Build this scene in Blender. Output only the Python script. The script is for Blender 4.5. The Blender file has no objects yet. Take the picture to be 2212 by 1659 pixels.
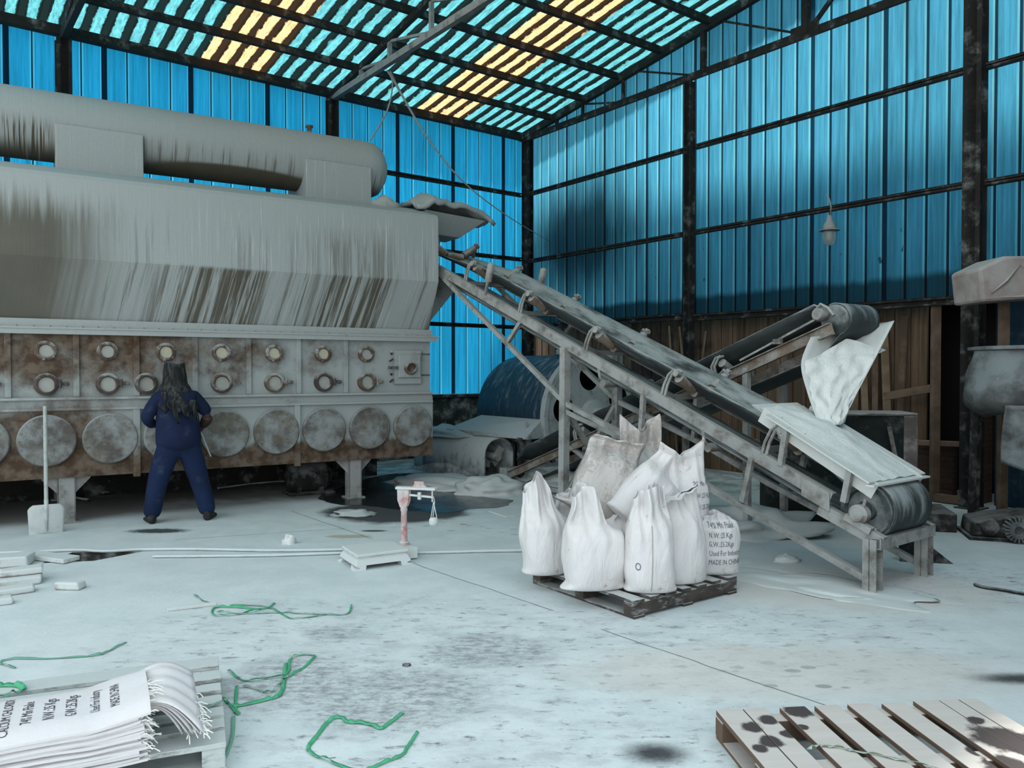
import bpy, bmesh, math, random
from mathutils import Vector, Matrix, Euler, noise as mnoise
from mathutils.bvhtree import BVHTree
random.seed(7)
C = bpy.context.scene.collection
PI = math.pi
R = math.radians

# ---------------------------------------------------------------- mesh helper
class MB:
    """collects shapes and links them as ONE mesh object"""
    def __init__(self, M=None):
        self.v = []; self.f = []; self.mi = []; self.M = M or Matrix()
        self.cur = 0
    def add(self, vs, fs, mi=None):
        o = len(self.v)
        self.v += [self.M @ Vector(p) for p in vs]
        self.f += [tuple(i + o for i in f) for f in fs]
        self.mi += [self.cur if mi is None else mi] * len(fs)
        return self
    def box(self, c, s, rot=None):
        x, y, z = s[0]/2, s[1]/2, s[2]/2
        vs = [Vector((a*x, b*y, d*z)) for d in (-1, 1) for b in (-1, 1) for a in (-1, 1)]
        if rot is not None: vs = [rot @ p for p in vs]
        vs = [p + Vector(c) for p in vs]
        return self.add(vs, [(0,2,3,1),(4,5,7,6),(0,1,5,4),(2,6,7,3),(0,4,6,2),(1,3,7,5)])
    def bb(self, x0, x1, y0, y1, z0, z1):
        return self.box(((x0+x1)/2, (y0+y1)/2, (z0+z1)/2), (x1-x0, y1-y0, z1-z0))
    def bar(self, p0, p1, w, h=None, up=(0,0,1)):
        h = h or w
        p0, p1 = Vector(p0), Vector(p1); d = p1 - p0; L = d.length; d.normalize()
        up = Vector(up)
        s = d.cross(up)
        if s.length < 1e-4: s = d.cross(Vector((0,1,0)))
        s.normalize(); u = s.cross(d)
        vs = []
        for p in (p0, p1):
            for a, b in ((-1,-1),(1,-1),(1,1),(-1,1)):
                vs.append(p + s*(a*w/2) + u*(b*h/2))
        return self.add(vs, [(3,2,1,0),(4,5,6,7),(0,1,5,4),(1,2,6,5),(2,3,7,6),(3,0,4,7)])
    def channel(self, p0, p1, w, h, t=.008, up=(0,0,1), flip=1):
        """C section: web of height h and two flanges of width w"""
        p0, p1 = Vector(p0), Vector(p1); d = (p1-p0).normalized()
        s = d.cross(Vector(up)).normalized()*flip; u = (d.cross(Vector(up)).normalized()).cross(d)
        self.bar(p0, p1, t, h, up)
        for k in (-1, 1):
            o = u*(k*(h/2 - t/2)) + s*(w/2)
            self.bar(p0+o, p1+o, w, t, up)
        return self
    def angle(self, p0, p1, w, t=.007, up=(0,0,1), flip=1):
        p0, p1 = Vector(p0), Vector(p1); d = (p1-p0).normalized()
        s = d.cross(Vector(up))
        if s.length < 1e-4: s = d.cross(Vector((0,1,0)))
        s.normalize(); u = s.cross(d)
        self.bar(p0, p1, t, w, up)
        self.bar(p0 + s*(flip*w/2) + u*(w/2), p1 + s*(flip*w/2) + u*(w/2), w, t, up)
        return self
    def tube(self, pts, r, n=12, caps=True, squash=None):
        pts = [Vector(p) for p in pts]; N = len(pts)
        rr = r if isinstance(r, (list, tuple)) else [r]*N
        vs = []; nrm = None
        for i, p in enumerate(pts):
            a = pts[max(i-1, 0)]; b = pts[min(i+1, N-1)]; t = (b-a).normalized()
            if nrm is None:
                nrm = t.cross(Vector((0,0,1)))
                if nrm.length < 1e-3: nrm = t.cross(Vector((0,1,0)))
            nrm = (nrm - t*nrm.dot(t)).normalized(); bi = t.cross(nrm)
            q = rr[i]; ra, rb = (q if isinstance(q, (list, tuple)) else (q, q))
            for k in range(n):
                an = 2*PI*k/n
                vs.append(p + nrm*(ra*math.cos(an)) + bi*(rb*math.sin(an)))
        fs = [(i*n+k, i*n+(k+1)%n, (i+1)*n+(k+1)%n, (i+1)*n+k) for i in range(N-1) for k in range(n)]
        if caps:
            fs.append(tuple(range(n-1, -1, -1))); fs.append(tuple((N-1)*n+k for k in range(n)))
        return self.add(vs, fs)
    def cyl(self, p0, p1, r, n=16, r1=None):
        return self.tube([p0, p1], [r, r if r1 is None else r1], n)
    def lathe(self, prof, o=(0,0,0), ax=(0,0,1), n=24, caps=True):
        """prof: (radius, height) pairs along axis ax from origin o"""
        ax = Vector(ax).normalized(); s = ax.orthogonal().normalized(); b = ax.cross(s); o = Vector(o)
        vs = []
        for r, h in prof:
            for k in range(n):
                a = 2*PI*k/n
                vs.append(o + ax*h + s*(r*math.cos(a)) + b*(r*math.sin(a)))
        N = len(prof)
        fs = [(i*n+k, i*n+(k+1)%n, (i+1)*n+(k+1)%n, (i+1)*n+k) for i in range(N-1) for k in range(n)]
        if caps:
            fs.append(tuple(range(n-1, -1, -1))); fs.append(tuple((N-1)*n+k for k in range(n)))
        return self.add(vs, fs)
    def prism(self, poly, o, ax, bx, ext):
        """polygon in the plane (ax,bx) at o, extruded by vector ext"""
        o, ax, bx, ext = Vector(o), Vector(ax), Vector(bx), Vector(ext)
        a = [o + ax*p + bx*q for p, q in poly]; n = len(a)
        vs = a + [p + ext for p in a]
        fs = [tuple(range(n-1, -1, -1)), tuple(range(n, 2*n))] + [(i, (i+1) % n, n+(i+1) % n, n+i) for i in range(n)]
        return self.add(vs, fs)
    def grid(self, fn, nu, nv, closed_u=False):
        vs = [fn(i/(nu if closed_u else nu-1), j/(nv-1)) for j in range(nv) for i in range(nu)]
        m = nu if closed_u else nu-1
        fs = [(j*nu+i, j*nu+(i+1) % nu, (j+1)*nu+(i+1) % nu, (j+1)*nu+i) for j in range(nv-1) for i in range(m)]
        return self.add(vs, fs)
    def blob(self, c, s, seed=0, amp=.2, freq=2., n=16, flat=False):
        def fn(u, v):
            th = 2*PI*u; ph = PI*(v if not flat else v*.5)
            d = Vector((math.sin(ph)*math.cos(th), math.sin(ph)*math.sin(th), math.cos(ph)))
            k = 1 + amp*mnoise.noise(d*freq + Vector((seed*3.1, seed*1.7, seed)))
            return Vector(c) + Vector((d.x*s[0]*k, d.y*s[1]*k, d.z*s[2]*k))
        return self.grid(fn, n*2, n, True)
    def build(self, name, mats, parent=None, smooth=False, bevel=0, sub=0, solid=0, auto=None):
        me = bpy.data.meshes.new(name)
        me.from_pydata([tuple(p) for p in self.v], [], self.f)
        me.validate()
        bm = bmesh.new(); bm.from_mesh(me)
        bmesh.ops.recalc_face_normals(bm, faces=bm.faces)
        bm.to_mesh(me); bm.free()
        if not isinstance(mats, (list, tuple)): mats = [mats]
        for m in mats: me.materials.append(m)
        if len(mats) > 1 and len(me.polygons) == len(self.mi):
            me.polygons.foreach_set('material_index', self.mi)
        if smooth or auto:
            me.polygons.foreach_set('use_smooth', [True]*len(me.polygons))
            if auto: me.set_sharp_from_angle(angle=R(auto))
        o = bpy.data.objects.new(name, me); C.objects.link(o)
        if parent is not None: o.parent = parent
        if bevel:
            b = o.modifiers.new('bevel', 'BEVEL'); b.width = bevel; b.segments = 2; b.limit_method = 'ANGLE'; b.angle_limit = R(40)
        if solid:
            b = o.modifiers.new('solid', 'SOLIDIFY'); b.thickness = solid; b.offset = 0
        if sub:
            b = o.modifiers.new('sub', 'SUBSURF'); b.levels = sub; b.render_levels = sub
        return o

def tag(o, label, cat=None, group=None, kind=None):
    if label: o['label'] = label
    if cat: o['category'] = cat
    if group: o['group'] = group
    if kind: o['kind'] = kind
    return o
def thing(name, label, cat, loc=(0,0,0), rz=0, group=None, rot=None):
    o = bpy.data.objects.new(name, None); C.objects.link(o)
    o.location = loc; o.rotation_euler = rot or (0, 0, rz)
    o.empty_display_size = .1
    return tag(o, label, cat, group)
def struct(mb, name, mats, parent=None, **k):
    o = mb.build(name, mats, parent, **k)
    if parent is None: o['kind'] = 'structure'
    return o
def dup(root, loc, rot=None, label=None):
    r = root.copy(); C.objects.link(r); r.location = loc
    if rot is not None: r.rotation_euler = rot
    if label: r['label'] = label
    for ch in list(root.children):
        c = ch.copy(); C.objects.link(c); c.parent = r
        for g in list(ch.children):
            d = g.copy(); C.objects.link(d); d.parent = c
    return r
def wob(p, s, f=1., seed=0):
    return mnoise.noise(Vector(p)*f + Vector((seed*7.3, seed*3.7, seed*1.3)))*s

# ---------------------------------------------------------------- frames of the place (metres)
A_L = R(37.5); A_G = R(-52.5); A_M = R(31.3)
def frame(ox, oy, a, oz=0): return Matrix.Translation((ox, oy, oz)) @ Matrix.Rotation(a, 4, 'Z')
F_L = frame(.25, 16.4, A_L)      # back left wall: x to the corner, y outward
F_G = frame(.25, 16.4, A_G)      # gable wall: x to the right, y outward
F_M = frame(-1.1, 10.65, A_M)    # dryer front: x along it to its right end, y to its back
F_K = frame(2.69, 5.80, A_G)     # loading conveyor: x downhill, y across, away from the yard

# ---------------------------------------------------------------- material helper
class NT:
    def __init__(s, name):
        s.m = bpy.data.materials.new(name); s.m.use_nodes = True
        s.t = s.m.node_tree; s.t.nodes.clear()
        s.out = s.n('ShaderNodeOutputMaterial')
    def n(s, typ, **k):
        q = s.t.nodes.new(typ)
        for a, b in k.items(): setattr(q, a, b)
        return q
    def l(s, a, b): s.t.links.new(a, b)
    def put(s, sock, v):
        if v is None: return
        if hasattr(v, 'links') or isinstance(v, bpy.types.NodeSocket): s.l(v, sock)
        else:
            if sock.type == 'RGBA' and len(v) == 3: v = (*v, 1)
            sock.default_value = v
    def co(s, scale=(1,1,1), loc=(0,0,0), rot=(0,0,0), kind='Object'):
        c = s.n('ShaderNodeTexCoord').outputs[kind]
        mp = s.n('ShaderNodeMapping'); s.l(c, mp.inputs[0])
        mp.inputs['Scale'].default_value = scale; mp.inputs['Location'].default_value = loc; mp.inputs['Rotation'].default_value = rot
        return mp.outputs[0]
    def wpos(s): return s.n('ShaderNodeNewGeometry').outputs['Position']
    def nor(s): return s.n('ShaderNodeNewGeometry').outputs['Normal']
    def noise(s, vec, scale=5, detail=4, rough=.55, dist=0, col=False):
        q = s.n('ShaderNodeTexNoise'); s.put(q.inputs['Vector'], vec)
        q.inputs['Scale'].default_value = scale; q.inputs['Detail'].default_value = detail
        q.inputs['Roughness'].default_value = rough; q.inputs['Distortion'].default_value = dist
        return q.outputs['Color' if col else 'Fac']
    def vor(s, vec, scale=5, feat='F1'):
        q = s.n('ShaderNodeTexVoronoi', feature=feat); s.put(q.inputs['Vector'], vec); q.inputs['Scale'].default_value = scale
        return q.outputs['Distance']
    def ramp(s, f, stops, interp='LINEAR'):
        q = s.n('ShaderNodeValToRGB'); s.put(q.inputs[0], f); cr = q.color_ramp; cr.interpolation = interp
        while len(cr.elements) < len(stops): cr.elements.new(.5)
        for e, (p, c) in zip(cr.elements, stops):
            e.position = p; e.color = (c, c, c, 1) if isinstance(c, (int, float)) else (*c, 1)
        return q.outputs[0]
    def step(s, f, a, b):   # smooth 0..1 between a and b
        q = s.n('ShaderNodeMapRange', interpolation_type='SMOOTHSTEP'); s.put(q.inputs[0], f)
        q.inputs[1].default_value = a; q.inputs[2].default_value = b
        return q.outputs[0]
    def mix(s, f, a, b, bl='MIX'):
        q = s.n('ShaderNodeMix', data_type='RGBA', blend_type=bl)
        s.put(q.inputs[0], f); s.put(q.inputs[6], a); s.put(q.inputs[7], b)
        return q.outputs[2]
    def mt(s, op, a, b=0, c=None, clamp=False):
        q = s.n('ShaderNodeMath', operation=op, use_clamp=clamp); s.put(q.inputs[0], a); s.put(q.inputs[1], b)
        if c is not None: s.put(q.inputs[2], c)
        return q.outputs[0]
    def vm(s, op, a, b):
        q = s.n('ShaderNodeVectorMath', operation=op); s.put(q.inputs[0], a); s.put(q.inputs[1], b)
        return q.outputs['Value' if op in ('DOT_PRODUCT', 'DISTANCE', 'LENGTH') else 'Vector']
    def xyz(s, v):
        q = s.n('ShaderNodeSeparateXYZ'); s.put(q.inputs[0], v); return q.outputs
    def bump(s, h, st=.3, d=.02):
        q = s.n('ShaderNodeBump'); s.put(q.inputs['Height'], h); q.inputs['Strength'].default_value = st; q.inputs['Distance'].default_value = d
        return q.outputs[0]
    def bsdf(s, col, rough=.8, metal=0, normal=None, spec=.3, **k):
        q = s.n('ShaderNodeBsdfPrincipled'); s.put(q.inputs['Base Color'], col); s.put(q.inputs['Roughness'], rough)
        s.put(q.inputs['Metallic'], metal); s.put(q.inputs['Specular IOR Level'], spec)
        if normal is not None: s.l(normal, q.inputs['Normal'])
        for a, b in k.items(): s.put(q.inputs[a], b)
        return q.outputs[0]
    def done(s, sh): s.l(sh, s.out.inputs[0]); return s.m

DUST = (.44, .475, .475)
def dusty(name, base, base2=None, dust=DUST, amount=.5, up=.6, scale=6, rough=.85, streak=None, metal=0, bump=.25):
    """worn surface with settled powder: on upward faces and in blotches"""
    t = NT(name)
    v = t.co()
    b = base if base2 is None else t.mix(t.step(t.noise(v, scale*.7, 5, .6), .4, .62), base, base2)
    nz = t.xyz(t.nor())[2]
    vv = v if streak is None else t.co(streak)
    nn = t.noise(vv, scale, 6, .65)
    f = t.mt('ADD', t.mt('MULTIPLY', nz, up), t.mt('SUBTRACT', t.mt('MULTIPLY', nn, 1.6), .8 - amount))
    f = t.step(f, .05, .55)
    fine = t.noise(v, scale*9, 3)
    col = t.mix(f, b, t.mix(fine, tuple(c*.86 for c in dust), dust))
    return t.done(t.bsdf(col, rough, metal, t.bump(nn, bump, .01)))
def plain(name, col, rough=.7, metal=0, var=.15, scale=20, spec=.3):
    t = NT(name); v = t.co()
    c = t.mix(t.noise(v, scale, 4), tuple(x*(1-var) for x in col), tuple(min(1, x*(1+var)) for x in col))
    return t.done(t.bsdf(c, rough, metal, spec=spec))

# ---------------------------------------------------------------- translucent sheets
def sheet(name, col, dirt=.25, vscale=(14, 14, .9), patch=None, dark=(.01, .015, .02), lo=.55, axis_z=True, diff=.12):
    t = NT(name); v = t.co(vscale)
    st = t.noise(v, 1.0, 6, .7)
    big = t.noise(t.co((.5, .5, .35)), 1.0, 3, .5)
    k = t.mt('MULTIPLY', t.ramp(st, [(.25, lo), (.62, 1.)]), t.ramp(big, [(.3, .72), (.6, 1.)]))
    c = t.mix(k, tuple(x*.0 for x in col), col)
    if patch: c = patch(t, c)
    tr = t.n('ShaderNodeBsdfTranslucent'); t.put(tr.inputs[0], c)
    df = t.bsdf(t.mix(st, tuple(x*.25 for x in col), tuple(x*.5 for x in col)), .6)
    mx = t.n('ShaderNodeMixShader'); mx.inputs[0].default_value = diff
    t.l(tr.outputs[0], mx.inputs[1]); t.l(df, mx.inputs[2])
    return t.done(mx.outputs[0])
# ================================================================ materials of the shell
def gable_patch(t, c):
    p = t.co(); X, Y, Z = t.xyz(p)
    nz = t.noise(t.co((3, 3, .5)), 1, 4)
    # dark blotch near the corner and grime splash at the foot of the sheets
    d = t.vm('DISTANCE', t.vm('MULTIPLY', p, (1., 0, .8)), (1.35, 0, 3.35))
    d = t.mt('ADD', d, t.mt('MULTIPLY', t.mt('SUBTRACT', nz, .5), .9))
    f = t.mt('SUBTRACT', 1, t.step(d, .35, 1.3))
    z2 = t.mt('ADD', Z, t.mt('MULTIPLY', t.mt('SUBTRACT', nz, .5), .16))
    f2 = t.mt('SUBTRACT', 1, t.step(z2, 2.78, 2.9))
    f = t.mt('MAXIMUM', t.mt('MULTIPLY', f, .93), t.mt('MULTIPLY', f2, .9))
    spots = t.step(t.noise(t.co((9, 9, 5)), 1, 2), .70, .74)
    low = t.mt('SUBTRACT', 1, t.step(Z, 3.2, 3.8))
    f = t.mt('MAXIMUM', f, t.mt('MULTIPLY', t.mt('MULTIPLY', spots, low), .8))
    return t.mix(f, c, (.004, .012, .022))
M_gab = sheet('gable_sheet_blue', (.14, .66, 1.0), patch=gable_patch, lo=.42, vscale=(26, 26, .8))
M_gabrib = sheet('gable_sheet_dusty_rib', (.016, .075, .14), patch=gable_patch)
M_gabedge = sheet('gable_sheet_rib_edge', (.30, .85, 1.0), patch=gable_patch, lo=.6)  # rib sides given a brighter blue, imitating light caught on them
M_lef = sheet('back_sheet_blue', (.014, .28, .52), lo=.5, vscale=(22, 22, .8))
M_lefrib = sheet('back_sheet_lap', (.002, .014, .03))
M_lefedge = sheet('back_sheet_rib_edge', (.06, .42, .66), lo=.85)  # paler copy for the rib sides, caught light put into the colour

def roof_mat(name, col, dirt=(.006, .012, .012)):
    """fibreglass roof sheet: grime packed in every other flute, with ragged borders"""
    t = NT(name); p = t.co(); X, Y, Z = t.xyz(p)
    n1 = t.noise(t.co((3.2, 3.2, 3.2)), 1, 6, .72); n2 = t.noise(t.co((.5, .5, .5)), 1, 2)
    u = t.mt('ADD', X, t.mt('MULTIPLY', t.mt('SUBTRACT', n1, .5), .12))
    fr = t.mt('FRACT', t.mt('MULTIPLY', u, 1/.26))
    w = t.mt('ADD', .53, t.mt('MULTIPLY', t.mt('SUBTRACT', n2, .5), .45))
    f = t.step(t.mt('SUBTRACT', fr, w), -.03, .05)
    f0 = t.step(fr, .0, .05)
    f = t.mt('MAXIMUM', f, t.mt('SUBTRACT', 1, f0))
    st = t.noise(t.co((26, 5, 5)), 1, 4, .7)
    c = t.mix(t.ramp(st, [(.3, .45), (.6, 1.)]), (0, 0, 0), col)
    c = t.mix(f, c, dirt)
    tr = t.n('ShaderNodeBsdfTranslucent'); t.put(tr.inputs[0], c)
    df = t.bsdf(t.mix(f, tuple(x*.4 for x in col), dirt), .7)
    mx = t.n('ShaderNodeMixShader'); mx.inputs[0].default_value = .12
    t.l(tr.outputs[0], mx.inputs[1]); t.l(df, mx.inputs[2])
    return t.done(mx.outputs[0])
M_roof = roof_mat('roof_sheet_teal', (.09, .33, .365))
M_roofy = roof_mat('roof_sheet_yellow', (.80, .44, .21), (.02, .013, .008))

M_steel = dusty('dark_painted_steel', (.014, .014, .013), (.022, .02, .017), dust=(.25, .25, .24), amount=.05, up=.55, scale=5)
M_steeld = dusty('dusty_steel', (.10, .10, .09), (.14, .13, .12), dust=(.34, .34, .33), amount=.45, up=.5, scale=5)

# ================================================================ floor
def floor_mat():
    t = NT('powdered_concrete'); P = t.wpos(); X, Y, Z = t.xyz(P)
    big = t.noise(P, .55, 4, .6); med = t.noise(P, 2.6, 6, .68); fine = t.noise(P, 22, 6, .75)
    grit = t.noise(P, 70, 3, .6)
    base = t.mix(t.step(med, .35, .65), (.53, .595, .60), (.61, .665, .67))
    base = t.mix(t.mt('MULTIPLY', t.step(big, .45, .7), .5), base, (.58, .60, .60))
    gr = t.step(t.noise(t.vm('MULTIPLY', P, (11, 20, 1)), 1, 7, .78), .42, .62)
    def d2(x, y, sx=1., sy=1., ang=0):
        q = t.vm('SUBTRACT', P, (x, y, 0))
        if ang:
            r = t.n('ShaderNodeVectorRotate', rotation_type='Z_AXIS'); t.put(r.inputs['Vector'], q); r.inputs['Angle'].default_value = ang; q = r.outputs[0]
        return t.vm('LENGTH', t.vm('MULTIPLY', q, (1/sx, 1/sy, 0)), (0, 0, 0))
    def spot(x, y, sx, sy, wob=.9, a=.55, b=1.1, nz=None, ang=0):
        d = t.mt('ADD', d2(x, y, sx, sy, ang), t.mt('MULTIPLY', t.mt('SUBTRACT', nz if nz is not None else med, .5), wob))
        return t.mt('SUBTRACT', 1, t.step(d, a, b))
    def mx(fs):
        r = fs[0]
        for f in fs[1:]: r = t.mt('MAXIMUM', r, f)
        return r
    # trodden zone: scuffs and small dark marks through the middle of the yard
    tread = mx([spot(-.5, 4.6, 2.3, 1.2), spot(.2, 3.3, 2.1, 1.1), spot(1.6, 4.6, 1.3, .7), spot(1.9, 5.0, 1.1, .5), spot(-1.6, 5.2, .9, .5), spot(3.6, 6.0, .9, .8)])
    scuf = t.step(t.noise(t.vm('MULTIPLY', P, (7, 15, 1)), 1, 6, .72), .54, .66)
    mot = t.step(t.noise(t.vm('MULTIPLY', P, (3.2, 6.5, 1)), 1, 7, .74), .46, .66)
    base = t.mix(t.mt('MULTIPLY', t.mt('MULTIPLY', tread, mot), .42), base, (.33, .335, .35))
    col = t.mix(t.mt('MULTIPLY', t.mt('MULTIPLY', tread, scuf), .75), base, (.22, .22, .225))
    speck = t.step(t.noise(t.vm('MULTIPLY', P, (14, 30, 1)), 1, 3, .6), .66, .71)
    col = t.mix(t.mt('MULTIPLY', speck, t.mt('ADD', t.mt('MULTIPLY', tread, .45), .10)), col, (.13, .13, .14))
    pinkish = mx([spot(2.6, 5.9, 1.3, .7), spot(1.5, 4.3, 1.4, .5)])
    col = t.mix(t.mt('MULTIPLY', pinkish, .5), col, (.60, .545, .50))
    # damp or oily patches
    f = mx([spot(-1.18, 4.15, .28, .34, 1.1, .3, 1.0, scuf), spot(-.62, 3.95, .42, .32, 1.2, .25, 1.0, scuf),
            spot(-.15, 4.6, .33, .22, 1.2, .3, .9, scuf), spot(-1.1, 4.9, .2, .1, .8, .3, .9, scuf)])
    col = t.mix(t.mt('MULTIPLY', t.mt('MULTIPLY', f, t.mt('ADD', .18, t.mt('MULTIPLY', gr, .82))), .72), col, (.17, .17, .18))
    oil = mx([spot(2.72, 4.18, .32, .10, .5, .2, 1.15, fine), spot(.62, 3.36, .19, .13, .5, .2, 1.1, fine), spot(-3.63, 8.05, .42, .16, .9, .45, .95, fine),
              spot(-1.42, 8.05, .16, .05, .4), spot(-1.35, 9.2, .9, .8, .5, .8, 1.05)])
    col = t.mix(t.mt('MULTIPLY', oil, .92), col, (.025, .025, .03))
    foot = t.mt('SUBTRACT', 1, t.step(t.vor(t.vm('MULTIPLY', P, (5.2, 9, 1)), 1), .20, .27))
    fz = mx([spot(1.55, 4.35, .45, .5, .3, .6, 1.), spot(.5, 7.9, .9, .7, .4, .5, 1.), spot(-.7, 8.2, .8, .4, .4, .5, 1.)])
    col = t.mix(t.mt('MULTIPLY', t.mt('MULTIPLY', foot, fz), t.ramp(big, [(.4, .3), (.6, .85)])), col, (.20, .235, .25))
    back = t.mt('MULTIPLY', t.step(t.mt('ADD', Y, t.mt('MULTIPLY', t.mt('SUBTRACT', med, .5), 1.5)), 10.0, 11.2), t.mt('MULTIPLY', t.step(med, .40, .58), .6))  # shade towards the back painted into the floor as dark blotches
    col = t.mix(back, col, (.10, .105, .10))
    rust = spot(-1.62, 7.78, .28, .09, .6)
    col = t.mix(t.mt('MULTIPLY', rust, .6), col, (.36, .26, .10))
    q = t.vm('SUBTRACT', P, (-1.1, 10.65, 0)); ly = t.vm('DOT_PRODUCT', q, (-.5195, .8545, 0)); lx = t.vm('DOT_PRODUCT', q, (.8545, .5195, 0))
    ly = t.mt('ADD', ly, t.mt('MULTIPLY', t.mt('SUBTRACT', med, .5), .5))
    ud = t.mt('MULTIPLY', t.step(ly, -.05, .45), t.mt('SUBTRACT', 1, t.step(lx, -.5, .6)))  # shade under the dryer painted into the floor as darker brown
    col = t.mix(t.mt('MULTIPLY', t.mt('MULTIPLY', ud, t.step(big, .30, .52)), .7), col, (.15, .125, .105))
    # slab joints
    def joint(x0, y0, x1, y1, w=.006):
        L = math.hypot(x1-x0, y1-y0); dx, dy = (x1-x0)/L, (y1-y0)/L
        q = t.vm('SUBTRACT', P, (x0, y0, 0))
        a = t.vm('DOT_PRODUCT', q, (dx, dy, 0)); b = t.vm('DOT_PRODUCT', q, (-dy, dx, 0))
        b = t.mt('ABSOLUTE', t.mt('ADD', b, t.mt('MULTIPLY', t.mt('SUBTRACT', t.noise(P, 3, 3), .5), .035)))
        g = t.mt('MULTIPLY', t.step(a, 0, .05), t.mt('SUBTRACT', 1, t.step(a, L-.05, L)))
        return t.mt('MULTIPLY', t.mt('SUBTRACT', 1, t.step(b, w*.5, w*1.5)), g)
    J = mx([joint(*q) for q in ((-.85, 6.7, .30, 5.35), (.55, 5.0, 1.62, 3.75), (-1.35, 7.65, -2.6, 9.2), (.3, 6.2, .15, 8.6), (-3.3, 7.62, -1.7, 8.2))])
    col = t.mix(t.mt('MULTIPLY', J, .8), col, (.10, .11, .11))
    col = t.mix(t.mt('MULTIPLY', t.step(grit, .6, .75), .18), col, (.35, .36, .36))
    yard = t.step(t.vm('DOT_PRODUCT', P, (0, -1, 0)), -1.2, -.6)
    col = t.mix(yard, col, (.55, .53, .49))
    h = t.mt('ADD', t.mt('MULTIPLY', med, .6), t.mt('MULTIPLY', fine, .4))
    return t.done(t.bsdf(col, .92, 0, t.bump(h, .35, .02), spec=.15))
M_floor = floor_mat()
M_pit = dusty('pit_concrete', (.035, .03, .028), (.06, .055, .05), amount=.1, up=.35)

# floor slab with the open drain pit cut out of it
mb = MB()
pit = [(-4.02, 6.70), (-3.62, 6.78), (-3.36, 7.13), (-3.98, 7.10)]
xs, ys = (-40, -4.3, -3.2, 40), (-40, 6.4, 7.4, 40)
V = [(x, y, 0) for y in ys for x in xs]
fs = [(j*4+i, j*4+i+1, j*4+i+5, j*4+i+4) for j in range(3) for i in range(3) if not (i == 1 and j == 1)]
mb.add(V, fs)
oc = [(-4.3, 6.4), (-3.2, 6.4), (-3.2, 7.4), (-4.3, 7.4)]
mb.add([(x, y, 0) for x, y in oc] + [(x, y, 0) for x, y in pit], [(i, (i+1) % 4, 4+(i+1) % 4, 4+i) for i in range(4)])
mb.add([(x, y, 0) for x, y in pit] + [(x, y, -.35) for x, y in pit], [(i, (i+1) % 4, 4+(i+1) % 4, 4+i) for i in range(4)] + [(4, 5, 6, 7)], 1)
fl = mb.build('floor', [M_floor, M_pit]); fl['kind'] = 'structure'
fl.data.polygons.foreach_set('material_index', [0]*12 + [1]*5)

# ================================================================ corrugated walls
def corrugated(fr, x0, x1, z0, ztop, pitch, rib, depth, lap_every, lapw, edge=.016, x_off=0):
    mb = MB(fr); x = x0; k = 0
    def q(a, ya, b, yb, mi):
        mb.add([(a, ya, z0), (b, yb, z0), (b, yb, ztop(b)), (a, ya, ztop(a))], [(0, 1, 2, 3)], mi)
    while x < x1:
        lap = (k % lap_every == 0); w = lapw if lap else rib
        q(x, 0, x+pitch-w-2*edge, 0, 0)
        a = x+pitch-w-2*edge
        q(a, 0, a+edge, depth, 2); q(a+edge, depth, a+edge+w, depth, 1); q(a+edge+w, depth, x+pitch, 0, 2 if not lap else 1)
        x += pitch; k += 1
    return mb
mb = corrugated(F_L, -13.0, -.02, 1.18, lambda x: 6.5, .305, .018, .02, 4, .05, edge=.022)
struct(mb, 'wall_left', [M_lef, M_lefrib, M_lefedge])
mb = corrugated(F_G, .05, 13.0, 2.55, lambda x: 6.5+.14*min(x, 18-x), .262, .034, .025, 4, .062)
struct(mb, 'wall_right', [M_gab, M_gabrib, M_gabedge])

# low masonry plinth under the back left wall, with a dust-covered ledge
M_plinth = dusty('plinth_concrete', (.03, .035, .034), (.055, .055, .05), amount=.12, up=.7, scale=4)
mb = MB(F_L); mb.bb(-13, .1, -.08, .12, 0, 1.16); mb.bb(-13, .1, -.14, .12, 1.12, 1.19)
struct(mb, 'trim_1', M_plinth, bevel=.01)

# brown board-and-sheet wall below the blue gable sheets
def board_mat():
    t = NT('old_brown_boards'); p = t.co(); X, Y, Z = t.xyz(p)
    cell = t.n('ShaderNodeTexWhiteNoise', noise_dimensions='1D'); t.put(cell.inputs['W'], t.mt('FLOOR', t.mt('MULTIPLY', X, 1/.11)))
    st = t.noise(t.co((30, 30, 1.2)), 1, 5, .7); bg = t.noise(t.co((.9, .9, .9)), 1, 4)
    c = t.mix(cell.outputs[0], (.10, .062, .038), (.26, .17, .105))
    c = t.mix(t.step(st, .35, .65), t.mix(.5, c, (.03, .02, .015)), c)
    c = t.mix(t.mt('MULTIPLY', t.step(bg, .52, .68), .9), c, (.022, .017, .014))
    return t.done(t.bsdf(c, .8, 0, t.bump(st, .3, .01)))
M_board = board_mat()
mb = MB(F_G)
x = -.7; k = 0
random.seed(3)
while x < 7.95:
    w = .11; mb.bb(x, x+w-.008, .42 + .012*(k % 2), .46 + .012*(k % 2), 0, 2.62); x += w; k += 1
struct(mb, 'wall_lower_right', M_board)
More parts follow.
